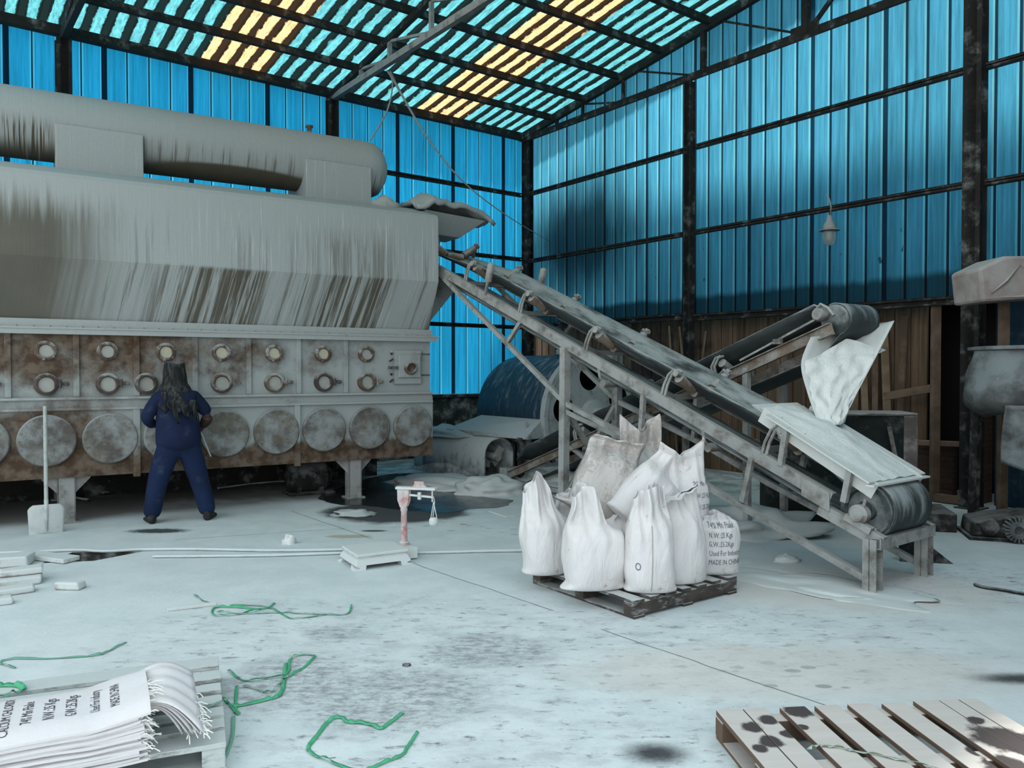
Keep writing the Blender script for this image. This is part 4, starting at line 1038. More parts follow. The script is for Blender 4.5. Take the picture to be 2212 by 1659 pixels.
# sacks in the middle of the pallet carry the upper ones
sack('white sack in the middle of the pallet, mostly hidden under upper sacks', (.86, 5.92, PZ0), R(30), .40, .36, .46, 7.9, fill=.95, flare=.8, mouth=.08)
sack('white sack at the back of the pallet, mostly hidden under upper sacks', (1.03, 6.24, PZ0), R(40), .42, .40, .50, 8.8, fill=.95, flare=.8, mouth=.08)
sack('white sack at back left of the pallet, hidden under the tilted dirty sack', (.72, 6.22, PZ0), R(40), .36, .36, .44, 9.9, fill=.95, flare=.8, mouth=.08)
sack('tilted dirty sack on top of pile at left, its corner pointing down', (.60, 5.92, .56), 0, .44, .30, .66, 10.4, M_sackd, rot=(R(-12), R(24), R(6)), fill=.70, flare=.98, mouth=.025, fold=.05, pleat=.02, ear=.45, skew=.06)
sack('dusty tan and white sack at the top of the pile with two limp ears', (1.02, 6.28, .62), R(12), .35, .27, .62, 11.2, M_sackd, fill=.45, flare=1.02, mouth=.03, peak=.17, sag=.06, pleat=.035, nple=1.6, skew=0)
sack('bulging white sack lying in the middle of the pile, mouth toward upper right', (.84, 5.80, .52), 0, .40, .32, .64, 12.6, rot=(R(-12), R(44), R(6)), fill=.66, flare=.85, mouth=.03, pleat=.03, nple=1.8)
r10, b10 = sack('tall white sack at upper right of pile with printed side and flopped mouth', (1.30, 5.99, .36), R(6), .38, .31, .76, 13.3, fill=.60, flare=.98, mouth=.035, peak=.11, sag=.06, fold=.04, pleat=.03, nple=1.9, lean=(-.02, 0), skew=.02)
put_text(r10, b10, TX, .035, .42, .05, .085, M_ink, sx=.6)

# ================================================================ flat empty sacks on the left pallet
AE = R(27); EX = Vector((math.cos(AE), math.sin(AE), 0)); EY = Vector((-math.sin(AE), math.cos(AE), 0))
E0 = Vector((-1.53, 3.235, .127))          # right end, middle of the stack
M_fringe = plain('frayed_threads', (.78, .77, .74), .8)
def flat_sack(k, z, label):
    rnd = random.Random(k)
    r = thing('empty_sack', label, 'sack', E0 + EX*rnd.uniform(-.03, .02) + EY*rnd.uniform(-.012, .012) + Vector((0, 0, z)), AE + R(rnd.uniform(-2, 2)), 'flat empty sacks stacked on the left pallet')
    mb = MB()
    hw = .235 + rnd.uniform(-.008, .008)
    lift = .10*(k/15.)**2
    def surf(u, v):
        x = -.84 + .84*u; y = -hw + 2*hw*v
        z = .012*mnoise.noise(Vector((x*3, y*2, k*.05))) - .030*max(0, (abs(2*v-1)-.55)/.45)**2*(k/15.) + lift*max(0, u-.78)/.22*.4
        z += .004*mnoise.noise(Vector((x*7, y*30, k)))
        return Vector((x, y, z))
    T = .0098; nu, nv = 30, 14
    top = [surf(i/(nu-1), j/(nv-1)) for j in range(nv) for i in range(nu)]
    vs = [p + Vector((0, 0, T)) for p in top] + top; o = nu*nv
    fs = [(j*nu+i, j*nu+i+1, (j+1)*nu+i+1, (j+1)*nu+i) for j in range(nv-1) for i in range(nu-1)]
    fs += [tuple(o+q for q in reversed(f)) for f in list(fs)]
    ring = [i for i in range(nu)] + [j*nu+nu-1 for j in range(1, nv)] + [(nv-1)*nu+i for i in range(nu-2, -1, -1)] + [j*nu for j in range(nv-2, 0, -1)]
    fs += [(a, o+a, o+b, b) for a, b in zip(ring, ring[1:]+ring[:1])]
    mb.add(vs, fs); b = mb.build('bag', M_sacke, r, auto=50)
    if k % 2 == 1:
        fr_ = MB()
        for q in range(16):
            v = rnd.uniform(.0, .55); p = surf(1, v) + Vector((0, 0, T*.5)); d = Vector((rnd.uniform(.02, .06), rnd.uniform(-.04, .03), rnd.uniform(-.03, .01)))
            fr_.tube([p, p + d*.6 + Vector((0, 0, .006)), p + d], .0022, 4)
        f = fr_.build('frayed_threads', M_fringe, r); f['kind'] = 'stuff'
    return r, b, surf, T
for k in range(15):
    flat_sack(k, .0120*k + .004, 'empty white woven sack lying flat inside the stack, its edge showing')
rt, bt, sf, TT = flat_sack(15, .0120*15+.004, 'topmost flat empty sack of the stack, printed with black lettering')
rt['label'] = 'topmost flat empty sack of the stack, printed with black lettering'
bv = BVHTree.FromPolygons([v.co for v in bt.data.vertices], [p.vertices for p in bt.data.polygons])
for i, (s, xx, sz) in enumerate((('CALCIUM CHLORIDE', -.475, .036), ('74% Min Flake', -.405, .040), ('N.W.:25 Kgs', -.33, .044), ('G.W.:25.2Kgs', -.255, .044), ('Used For Industry', -.175, .038), ('MADE IN CHINA', -.105, .038))):
    cu = bpy.data.curves.new('t', 'FONT'); cu.body = s; cu.size = sz; cu.resolution_u = 2
    to = bpy.data.objects.new('t', cu); tm = bpy.data.meshes.new_from_object(to)
    L = max(v.co.x for v in tm.vertices); sx = .23/L if i else .36/L; vs = []
    for v in tm.vertices:
        p = Vector((xx - v.co.y*1.3, -.13 - (.06 if not i else 0) + v.co.x*sx, 1)); h = bv.ray_cast(p, Vector((0, 0, -1)))
        vs.append(h[0] + Vector((0, 0, .0015)) if h[0] is not None else Vector((p.x, p.y, .012)))
    mb = MB(); mb.add(vs, [tuple(p.vertices) for p in tm.polygons]); o = mb.build('printed_text', M_ink2, rt); o['label'] = 'printed line reading "%s"' % s
    bpy.data.objects.remove(to); bpy.data.curves.remove(cu); bpy.data.meshes.remove(tm)
# fan of loose sack mouths at the right end of the stack
for k in range(7):
    r = thing('empty_sack', 'limp sack mouth fanned out at right end of the flat stack', 'sack', E0 + EX*.0 + Vector((0, 0, .15 + .005*k)), AE, 'fanned sack mouths beside the stack')
    def fan(u, v, k=k):
        x = -.03 + (.17 + .012*k)*u; y = -.13 + .37*v - .05*k*u*.3
        return Vector((x, y + .10*u*(v-.3), .04*math.sin(PI*u) + .03*u*v - .10*u*u*(1-.5*v) + .010*math.sin(v*26+k*2)*u))
    MB().grid(fan, 12, 30).build('bag', M_sacke, r, smooth=True, solid=.003)
    fr_ = MB(); rnd = random.Random(50+k)
    for q in range(14):
        v = rnd.uniform(0, .6); p = fan(1, v); d = Vector((rnd.uniform(-.01, .05), rnd.uniform(-.05, .02), rnd.uniform(-.05, .02)))
        fr_.tube([p, p+d*.5+Vector((0, 0, .008)), p+d], .0024, 4)
    fr_.build('frayed_threads', M_fringe, r)['kind'] = 'stuff'

# ================================================================ platform scale
M_pink = dusty('pink_scale_paint', (.42, .17, .165), (.50, .25, .24), dust=(.58, .56, .55), amount=.34, up=.45, scale=9)
M_scale = dusty('dusty_scale_iron', (.30, .29, .29), (.36, .35, .35), dust=(.62, .66, .65), amount=.55, up=.5, scale=8)
ASC = R(30)
scl = thing('platform_scale', 'small pink beam scale with a low dusty platform on the open floor', 'scale', (-1.18, 6.74, 0), ASC)
mb = MB()
def rect(w, d, z): return [(-w, -d, z), (w, -d, z), (w, d, z), (-w, d, z)]
rings = [rect(.247, .217, .034), rect(.225, .195, .082), rect(.212, .182, .088), rect(.212, .182, .100), rect(.228, .198, .102), rect(.228, .198, .128)]
vs = [p for r_ in rings for p in r_]; n = len(rings)
mb.add(vs, [(i*4+j, i*4+(j+1) % 4, (i+1)*4+(j+1) % 4, (i+1)*4+j) for i in range(n-1) for j in range(4)] + [(3, 2, 1, 0), (n*4-4, n*4-3, n*4-2, n*4-1)])
mb.build('platform', M_scale, scl, bevel=.006)
for sx in (-1, 1):
    for sy in (-1, 1):
        mb = MB(); mb.add([(sx*.26, sy*.23, 0), (sx*.16, sy*.23, 0), (sx*.15, sy*.215, .036), (sx*.247, sy*.217, .036), (sx*.26, sy*.13, 0), (sx*.247, sy*.12, .036), (sx*.16, sy*.13, 0), (sx*.15, sy*.12, .036)],
            [(0, 1, 3, 2), (0, 2, 5, 4), (1, 6, 7, 3), (4, 5, 7, 6), (0, 4, 6, 1), (2, 3, 7, 5)])
        mb.build('foot', M_scale, scl)
mb = MB(); mb.bb(.20, .36, -.09, .14, .01, .105); mb.build('base', M_scale, scl, bevel=.005)
cx, cy = .29, .05
mb = MB(); mb.lathe([(.045, .09), (.045, .13), (.032, .14), (.030, .16), (.026, .40), (.031, .41), (.031, .425), (.030, .44)], (cx, cy, 0), (0, 0, 1), 20); mb.build('column', M_pink, scl, auto=40)
RB = Matrix.Translation((cx, cy, 0)) @ Matrix.Rotation(-ASC - R(14), 4, 'Z')
mb = MB(RB); mb.prism([(-.055, .60), (.055, .60), (.050, .50), (.028, .44), (-.028, .44), (-.050, .50)], (0, -.025, 0), (1, 0, 0), (0, 0, 1), (0, .012, 0)); 
mb.tube([(.055, 0, .60), (.052, 0, .50), (.03, 0, .45)], .010, 6); mb.tube([(.0, -.02, .60), (.0, -.02, .47)], .009, 6); mb.tube([(-.055, 0, .60), (-.052, 0, .50), (-.03, 0, .45)], .010, 6)
mb.build('yoke', M_pink, scl)
mb = MB(RB); mb.bb(-.07, .30, -.035, .035, .60, .622); mb.build('top_plate', M_scale, scl, bevel=.004)
mb = MB(RB); mb.prism([(.08, .622), (.22, .622), (.19, .645), (.185, .672), (.10, .672), (.098, .645)], (0, -.008, 0), (1, 0, 0), (0, 0, 1), (0, .016, 0)); mb.build('name_plate', M_pink, scl)
mb = MB(RB); mb.bar((.02, -.01, .555), (.28, -.01, .54), .008, .018); mb.build('beam', M_scale, scl)
mb = MB(RB); mb.bb(.135, .165, -.022, .004, .515, .58); mb.build('poise', M_scale, scl, bevel=.003)
mb = MB(RB); mb.bb(.265, .275, -.02, .0, .50, .60); mb.tube([(.28, -.01, .545), (.29, -.01, .50), (.275, -.01, .37)], .004, 5); mb.tube([(.28, -.01, .50), (.31, -.01, .36)], .004, 5); mb.tube([(.28, -.01, .50), (.255, -.01, .36)], .004, 5)
mb.build('weight_hanger', M_scale, scl)
mb = MB(RB); mb.lathe([(.035, .30), (.040, .315), (.040, .345), (.030, .36), (.012, .365)], (.28, -.01, 0), (0, 0, 1), 16); mb.build('hanging_weight', M_scale, scl, auto=40)

# ================================================================ shovel leaning on the dryer
M_shov = dusty('dusty_shovel_steel', (.26, .27, .27), (.33, .34, .34), dust=(.52, .55, .54), amount=.5, up=.3, scale=6)
M_haft = dusty('grey_green_shaft', (.22, .25, .22), (.30, .32, .29), dust=(.45, .48, .46), amount=.4, up=.3, scale=9)
sh = thing('shovel', 'wide dusty shovel standing on its blade against the dryer left of the worker', 'shovel', (-4.70, 7.92, 0), A_M, rot=(R(-12.5), 0, A_M))
mb = MB()
def blade(u, v):
    w = .150 + .015*v if v < .8 else .165*(1-((v-.8)/.2)**2*.28)
    x = (u*2-1)*w; return Vector((x, -.025*(1-(u*2-1)**2) + .03*(1-v)**2 - .01, .0 + .29*v - .02*abs(u*2-1)*(1-v)))
mb.grid(blade, 15, 14); mb.build('blade', M_shov, sh, smooth=True, solid=.006)
mb = MB(); mb.tube([(0, -.03, .02), (0, -.035, .2), (0, -.03, .34)], [(.006, .01), (.018, .014), .021], 10); mb.build('socket', M_shov, sh, smooth=True)
mb = MB(); mb.tube([(0, -.03, .30), (0, -.028, .8), (0, -.03, 1.30)], .019, 12); mb.build('shaft', M_haft, sh, auto=40)
# ================================================================ worker
M_skin = plain('dusty_brown_skin', (.06, .032, .022), .7)
M_jack = dusty('navy_work_jacket', (.004, .010, .036), (.006, .014, .050), dust=(.05, .06, .10), amount=-.05, up=.10, scale=5, rough=.9)
M_trou = dusty('navy_work_trousers', (.004, .012, .042), (.006, .017, .058), dust=(.06, .08, .12), amount=.0, up=.12, scale=5, rough=.9)
M_hoodc = dusty('black_tattered_cloth', (.007, .008, .008), (.014, .015, .016), dust=(.075, .08, .08), amount=.12, up=.2, scale=4, streak=(12, 12, 1.3), rough=.95)
M_boot = dusty('black_boot', (.012, .012, .013), (.02, .02, .02), dust=(.12, .12, .12), amount=.0, up=.1, scale=9)
M_glove = dusty('dark_brown_glove', (.028, .016, .013), (.04, .024, .02), dust=(.15, .13, .12), amount=.1, up=.2, scale=9)
def skin(name, joints, bones, mat, parent, root=0, sub=2):
    """joints: {key:(x,y,z,rx,ry)}; a continuous surface grown over the bones"""
    ks = list(joints); me = bpy.data.meshes.new(name)
    me.from_pydata([joints[k][:3] for k in ks], [(ks.index(a), ks.index(b)) for a, b in bones], [])
    o = bpy.data.objects.new(name, me); C.objects.link(o); o.parent = parent
    m = o.modifiers.new('skin', 'SKIN'); m.use_smooth_shade = True; m.branch_smoothing = .3
    sv = me.skin_vertices[0].data
    for i, k in enumerate(ks):
        j = joints[k]; sv[i].radius = (j[3], j[4] if len(j) > 4 else j[3]); sv[i].use_root = (i == root)
    s = o.modifiers.new('sub', 'SUBSURF'); s.levels = s.render_levels = sub
    me.materials.append(mat)
    return o
wk = thing('person', 'worker in navy overalls and black hood seen from behind, legs apart, busy at the dryer', 'person', (-3.63, 8.56, 0), A_M)
J = {'pelvis': (0, .0, .90, .10, .085), 'waist': (-.01, .01, 1.06, .095, .08), 'chest': (-.015, .03, 1.27, .11, .08), 'neck0': (-.02, .06, 1.42, .07), 'neck': (-.02, .09, 1.48, .055), 'head0': (-.02, .12, 1.54, .075, .085), 'head': (-.02, .13, 1.61, .085, .095), 'crown': (-.02, .13, 1.67, .06, .07),
     'nose': (-.02, .225, 1.575, .014), 'shL': (-.19, .04, 1.35, .05), 'elL': (-.315, .02, 1.13, .042), 'wrL': (-.20, .20, 1.04, .03), 'shR': (.165, .04, 1.35, .05), 'elR': (.31, .0, 1.14, .042), 'wrR': (.255, .14, 1.0, .03),
     'hipL': (-.10, 0, .86, .095), 'knL': (-.20, .05, .47, .062), 'anL': (-.275, .05, .085, .042), 'toeL': (-.29, .19, .04, .035),
     'hipR': (.10, 0, .86, .095), 'knR': (.20, .02, .47, .062), 'anR': (.29, -.05, .085, .042), 'toeR': (.36, .07, .045, .035)}
B = [('pelvis', 'waist'), ('waist', 'chest'), ('chest', 'neck0'), ('neck0', 'neck'), ('neck', 'head0'), ('head0', 'head'), ('head', 'crown'), ('head0', 'nose'), ('chest', 'shL'), ('shL', 'elL'), ('elL', 'wrL'), ('chest', 'shR'), ('shR', 'elR'), ('elR', 'wrR'),
     ('pelvis', 'hipL'), ('hipL', 'knL'), ('knL', 'anL'), ('anL', 'toeL'), ('pelvis', 'hipR'), ('hipR', 'knR'), ('knR', 'anR'), ('anR', 'toeR')]
for s, wr, d in (('L', Vector((-.20, .20, 1.04)), Vector((.55, .6, -.35))), ('R', Vector((.255, .14, 1.0)), Vector((-.15, .55, -.75)))):
    d.normalize(); side = d.cross(Vector((0, 0, 1))).normalized(); pal = wr + d*.07
    J['pa'+s] = (*pal, .032, .02); B.append(('wr'+s, 'pa'+s))
    for q, (off, ln) in enumerate(((-.03, .055), (-.01, .065), (.01, .062), (.03, .048))):
        b0 = pal + side*off + d*.035; b1 = b0 + d*ln*.6 + Vector((0, 0, -.01)); b2 = b1 + d*ln*.25 + Vector((0, 0, -.03))
        for nm, p, r in (('a', b0, .011), ('b', b1, .010), ('c', b2, .008)): J['f%s%d%s' % (s, q, nm)] = (*p, r)
        B += [('pa'+s, 'f%s%da' % (s, q)), ('f%s%da' % (s, q), 'f%s%db' % (s, q)), ('f%s%db' % (s, q), 'f%s%dc' % (s, q))]
    sg = 1 if s == 'L' else -1
    t1 = pal - d*.02 + side*.04*sg + Vector((0, 0, -.005)); t2 = t1 + d*.045 + side*.008*sg
    J['t'+s] = (*t1, .013); J['u'+s] = (*t2, .010); B += [('pa'+s, 't'+s), ('t'+s, 'u'+s)]
skin('body', J, B, M_skin, wk)
JJ = {'hem': (0, -.005, .74, .255, .20), 'hip': (0, .0, .92, .255, .20), 'waist': (-.005, .01, 1.08, .245, .19), 'chest': (-.015, .03, 1.26, .245, .18), 'up': (-.018, .05, 1.37, .18, .14), 'col': (-.02, .075, 1.45, .085, .085),
      'shL': (-.195, .04, 1.355, .09), 'aL': (-.265, .03, 1.24, .08), 'elL': (-.325, .02, 1.13, .072), 'fL': (-.27, .11, 1.08, .062), 'cuL': (-.225, .17, 1.05, .055),
      'shR': (.165, .04, 1.355, .09), 'aR': (.245, .02, 1.25, .08), 'elR': (.315, .0, 1.15, .070)}
skin('jacket', JJ, [('hip', 'hem'), ('hip', 'waist'), ('waist', 'chest'), ('chest', 'up'), ('up', 'col'), ('up', 'shL'), ('shL', 'aL'), ('aL', 'elL'), ('elL', 'fL'), ('fL', 'cuL'), ('up', 'shR'), ('shR', 'aR'), ('aR', 'elR')], M_jack, wk)
JG = {'a': (.312, .0, 1.15, .068), 'b': (.29, .06, 1.08, .06), 'c': (.262, .125, 1.012, .048)}
skin('glove', JG, [('a', 'b'), ('b', 'c')], M_glove, wk)['label'] = 'dark brown sleeve guard on the right forearm'
JT = {'pel': (0, 0, 1.05, .20, .16), 'cr': (0, 0, .85, .19, .16), 'hipL': (-.11, 0, .78, .145), 'thL': (-.15, .02, .65, .135), 'knL': (-.20, .045, .48, .115), 'caL': (-.235, .05, .30, .105), 'anL': (-.275, .05, .045, .095),
      'hipR': (.11, 0, .78, .145), 'thR': (.15, .01, .65, .135), 'knR': (.20, .02, .48, .115), 'caR': (.245, -.01, .30, .105), 'anR': (.295, -.045, .045, .095)}
skin('trousers', JT, [('pel', 'cr'), ('cr', 'hipL'), ('hipL', 'thL'), ('thL', 'knL'), ('knL', 'caL'), ('caL', 'anL'), ('cr', 'hipR'), ('hipR', 'thR'), ('thR', 'knR'), ('knR', 'caR'), ('caR', 'anR')], M_trou, wk)
for s, p, d in (('L', Vector((-.278, .05, 0)), Vector((-.1, 1, 0))), ('R', Vector((.295, -.05, 0)), Vector((.45, .9, 0)))):
    d.normalize(); e = d.cross(Vector((0, 0, 1)))
    mb = MB()
    def bt_(u, v, p=p, d=d, e=e):
        th = 2*PI*u; y = -.085 + .30*v; w = .05*(1 - .35*abs(v-.45))*(1 if v < .95 else .5); hgt = .115 - .075*v
        q = p + d*y + e*(w*math.cos(th)); q.z = max(0, hgt*.5 + hgt*.52*math.sin(th)); return q
    mb.grid(bt_, 16, 12, True); n = 16; mb.f += [tuple(range(15, -1, -1)), tuple(11*16+k for k in range(16))]; mb.mi += [0, 0]
    mb.build('boot', M_boot, wk, smooth=True, sub=1)
# hood: two-peaked cap of ragged cloth with a tattered cape down the back
mb = MB()
def hood(u, v):
    th = 2*PI*u; c, s = math.cos(th), math.sin(th)
    if v < .42:
        q = v/.42; rx = .098 + .030*q; ry = .115 + .02*q
        z = 1.745 - .24*q; 
        if q < .35: z += (.022*(abs(c)**2) - .03)*(1-q/.35)*1.4
        cx = -.02; cy = .11
    else:
        q = (v-.42)/.58; rx = .128 + .10*q; ry = .135 + .125*q; cx = -.02 + .015*q; cy = .11 - .035*q
        long_ = .5 - .5*s       # back hangs lower than the front
        tat = .05*mnoise.noise(Vector((c*4, s*4, 7))) + .05*abs(math.sin(5*th + 1))
        z = 1.505 - q*(.10 + long_*(.17 + tat*1.3))
    fo = 1 + .05*math.sin(7*th)*max(0, v-.3) + .06*mnoise.noise(Vector((c*3, s*3, v*5)))
    return Vector((cx + rx*c*fo, cy + ry*s*fo, z))
mb.grid(hood, 44, 22, True); mb.f.append(tuple(range(44))); mb.mi.append(0)
mb.build('hood', M_hoodc, wk, smooth=True, solid=.006)
for x0, z0, x1, z1, w in ((-.10, 1.32, -.03, 1.08, .07), (.12, 1.33, .15, 1.11, .06), (-.17, 1.42, -.14, 1.24, .06), (.03, 1.28, .05, 1.15, .10)):
    mb = MB(); mb.grid(lambda u, v: Vector((x0+(x1-x0)*v + (u-.5)*w*(1-.6*v), -.185 - .03*v + .015*math.sin(u*6+v*5), z0+(z1-z0)*v)), 5, 9)
    mb.build('cloth_strip', M_hoodc, wk, smooth=True, solid=.006)
rod = thing('steel_rod', 'thin pale rod held low in the right hand of the worker', 'rod', F_M @ Vector((-2.98, -.32, .84)), A_M)
MB(Matrix.Translation((0, 0, 0))).tube([(-.02, -.02, .12), (.02, .0, .02), (.10, .06, -.17)], .009, 8).build('rod', M_shov, rod, auto=40)

# ================================================================ things at the right edge
M_tarp = dusty('pale_pink_tarpaulin', (.27, .21, .19), (.34, .28, .255), dust=(.44, .40, .38), amount=.35, up=.35, scale=3)
M_wrap = dusty('grey_wrapped_sheet', (.055, .055, .052), (.10, .10, .10), dust=(.24, .27, .28), amount=.30, up=.3, scale=3.2)
M_wood = wood('brown_timber', (.10, .062, .042), (.17, .115, .08), dust=(.25, .22, .19), amount=-.1, up=.4)
M_woodl = wood('light_brown_timber', (.20, .135, .085), (.28, .20, .13), dust=(.3, .26, .2), amount=-.1, up=.3)
hp = thing('wrapped_hopper', 'grey cloth-wrapped hopper bin hanging in a stand at the right edge', 'hopper', (5.22, 7.75, 0))
mb = MB()
def hop(u, v):
    th = 2*PI*u; c, s = math.cos(th), math.sin(th)
    r = .60 + .10*math.sin(min(1, v*1.05)*PI*.62) - .20*max(0, (v-.80)/.20)**2
    z = 1.86 - .66*v - .03*math.sin(3*th)*v
    r *= 1 + .05*mnoise.noise(Vector((c*2, s*2, v*4))) + .02*math.sin(11*th)*v
    return Vector((r*c, r*s*.8, z))
mb.grid(hop, 48, 20, True); mb.build('wrap', M_wrap, hp, smooth=True, solid=.01)
mb = MB(); mb.lathe([(.60, 1.84), (.64, 1.85), (.64, 1.88), (.58, 1.885)], (0, 0, 0), (0, 0, 1), 40); mb.build('rim', M_wrap, hp)
mb = MB().blob((-.08, -.25, 1.88), (.22, .2, .10), 6, .3, 2, 12, True); mb.build('dust_heap', M_wrap, hp, smooth=True)
mb = MB()
def hang(u, v):
    x = -.62 + .50*u + .06*v + .10*v*u; z = 1.32 - (.50 + .16*math.sin(u*2.4+.3))*v
    y = -.42 + .06*math.sin(u*9+v*2) + .10*v - .14*math.sin(u*PI)
    return Vector((x, y, z))
mb.grid(hang, 18, 16); mb.build('hanging_cloth', M_wrap, hp, smooth=True, solid=.008)
for x, y in ((-.45, .35), (.45, .35), (.45, -.35), (-.35, .45)): MB().bar((x, y, 1.5), (x*1.05, y*1.05, 0), .05, .05, (0, 1, 0)).build('leg', M_dark, hp)
for k, x in enumerate((-.28, -.14, -.02)):
    mb = MB(); mb.tube([(x, -.38, 1.05), (x+.02-.03*k, -.38, .7), (x-.08+.06*k, -.36, .45), (x+.05, -.36, .25)], .006, 5); mb.build('hanging_cord', M_wrap, hp)
tp = thing('covered_box', 'pale tarpaulin-covered box on a brown post at upper right edge', 'box', (5.39, 8.47, 0))
vs = [(-.48, -.25, 2.31), (.6, -.25, 2.39), (.6, .3, 2.39), (-.48, .3, 2.31), (-.52, -.25, 2.66), (-.25, -.25, 2.79), (.6, -.25, 2.80), (.6, .3, 2.80), (-.25, .3, 2.79), (-.52, .3, 2.66)]
vs = [(x, y, z+.05) for x, y, z in vs]
mb = MB(); mb.add(vs, [(3, 2, 1, 0), (0, 1, 6, 5, 4), (2, 3, 9, 8, 7), (3, 0, 4, 9), (4, 5, 8, 9), (5, 6, 7, 8), (1, 2, 7, 6)])
o = mb.build('tarpaulin', M_tarp, tp, bevel=.03)
mb = MB(Matrix.Translation((0, 0, .05)))
for a, b in (((-.40, -.262, 2.40), (-.1, -.262, 2.70)), ((-.1, -.262, 2.70), (.5, -.262, 2.45)), ((-.3, -.262, 2.36), (.5, -.262, 2.43))): mb.tube([a, (Vector(a)+Vector(b))/2 + Vector((0, -.012, -.02)), b], [.004, .016, .004], 6)
mb.build('fold', M_tarp, tp, smooth=True)
MB().bb(-.13, -.05, -.02, .06, 0, 2.39).build('post', M_wood, tp)
gb = thing('gearbox', 'dusty oil-black gearbox with toothed gear wheel lying on floor at right edge', 'gearbox', (4.95, 7.72, 0), R(-18))
mb = MB(); mb.add([(-.42, -.22, .03), (.6, -.22, .03), (.6, .3, .03), (-.42, .3, .03), (-.40, -.2, .17), (-.2, -.2, .215), (.1, -.2, .26), (.6, -.2, .24), (.6, .28, .24), (.1, .28, .26), (-.2, .28, .215), (-.40, .28, .17)],
   [(3, 2, 1, 0), (0, 1, 7, 6, 5, 4), (2, 3, 11, 10, 9, 8), (3, 0, 4, 11), (4, 5, 10, 11), (5, 6, 9, 10), (6, 7, 8, 9), (1, 2, 8, 7)]); mb.build('casing', M_dark, gb, bevel=.02)
mb = MB()
for k in range(20):
    a = 2*PI*k/20; mb.box((-.05+.098*math.cos(a), -.29, .13+.098*math.sin(a)), (.045, .09, .016), Matrix.Rotation(-a, 3, 'Y'))
mb.lathe([(.05, .22), (.08, .22), (.08, .34), (.04, .34), (.04, .30)], (-.05, 0, .13), (0, -1, 0), 24); mb.build('gear_wheel', M_wrap, gb)
mb = MB(); mb.lathe([(.001, .22), (.08, .22), (.075, .26), (.001, .27)], (-.27, 0, .13), (0, -1, 0), 18); mb.build('shaft_cap', M_dark, gb, auto=40)
mb = MB(); mb.bb(-.45, .65, -.26, .32, 0, .03); mb.build('skid', M_dark, gb)
o = MB(); o.add([(-.36, -.3, 0), (.34, -.34, 0), (.36, .25, 0), (-.36, .25, 0), (-.36, -.3, .19), (.34, -.34, .19), (.36, .25, .20), (-.36, .25, .20)], [(3, 2, 1, 0), (4, 5, 6, 7), (0, 1, 5, 4), (1, 2, 6, 5), (2, 3, 7, 6), (3, 0, 4, 7)])
o = o.build('steel_box', M_dark, None, bevel=.01); o.location = (4.25, 8.35, 0); o.rotation_euler = (0, 0, R(-12)); tag(o, 'low flat oily black box with dusted top left of the gearbox', 'box')
o = MB().blob((0, 0, 0), (.42, .22, .15), 5, .35, 2.2, 12, True).build('dust_sheet', M_wrap, None, smooth=True); o.location = (4.55, 9.0, 0); tag(o, 'crumpled dusty sheet heaped behind the low black box', 'sheet')
# timber post, rails and boards in front of the brick at the right
def timber(name, label, cat, p0, p1, w, h, mat=None, group=None, up=(0, 0, 1)):
    p0, p1 = Vector(p0), Vector(p1); mb = MB(); mb.bar((0, 0, 0), p1-p0, w, h, up); o = mb.build(name, mat or M_wood, None, bevel=.004); o.location = p0
    return tag(o, label, cat, group)
G_ = lambda x, y, z: F_G @ Vector((x, y, z))
timber('wooden_post', 'upright brown timber post beside the brick pier, left of thick column', 'post', G_(8.27, .02, 0), G_(8.27, .02, 2.5), .09, .09, up=(0, 1, 0))
timber('wooden_rail', 'short dusty timber rail fixed to the brown post, upper one', 'rail', G_(7.6, .08, 1.30), G_(8.2, .08, 1.42), .06, .10)
timber('wooden_rail', 'short dusty timber ledge on the brown post, lower one', 'rail', G_(8.0, .10, .72), G_(8.62, .10, .74), .14, .06)
timber('wooden_rail', 'reddish timber sill along the foot of the brick infill', 'rail', G_(7.35, .0, .06), G_(8.6, .0, .06), .07, .10)
for k, (x, dx, h, m) in enumerate(((6.62, .02, 2.42, 1), (6.78, -.04, 2.40, 0), (6.93, .06, 2.44, 1), (7.08, .03, 2.40, 0), (7.22, .10, 2.36, 1), (7.36, .04, 2.38, 0), (7.52, .09, 2.30, 1), (7.70, -.02, 2.36, 0))):
    nm = ('first', 'second', 'third', 'fourth', 'fifth', 'sixth', 'seventh', 'eighth')[k]
    timber('wooden_plank', 'rough brown plank leaning on board wall right of the chute, %s from the left' % nm, 'plank', G_(x+dx, .10+.02*k, 0), G_(x-dx, .36, h), .10 - .012*(k % 3), .03, (M_wood, M_woodl)[m], 'leaning planks')
for k, (x0, x1, z0, z1) in enumerate(((4.0, 3.62, 1.75, 2.42), (4.35, 3.85, 1.55, 2.40), (4.22, 4.42, 1.55, 2.30))):
    timber('stick', ('pale stick leaning on board wall left of slim column, leftmost', 'brown stick leaning on board wall left of slim column, middle', 'thin stick leaning on board wall beside the slim column')[k], 'stick', G_(x0, .16, 0), G_(x1, .36, z1), .03, .03, M_woodl, 'leaning sticks')
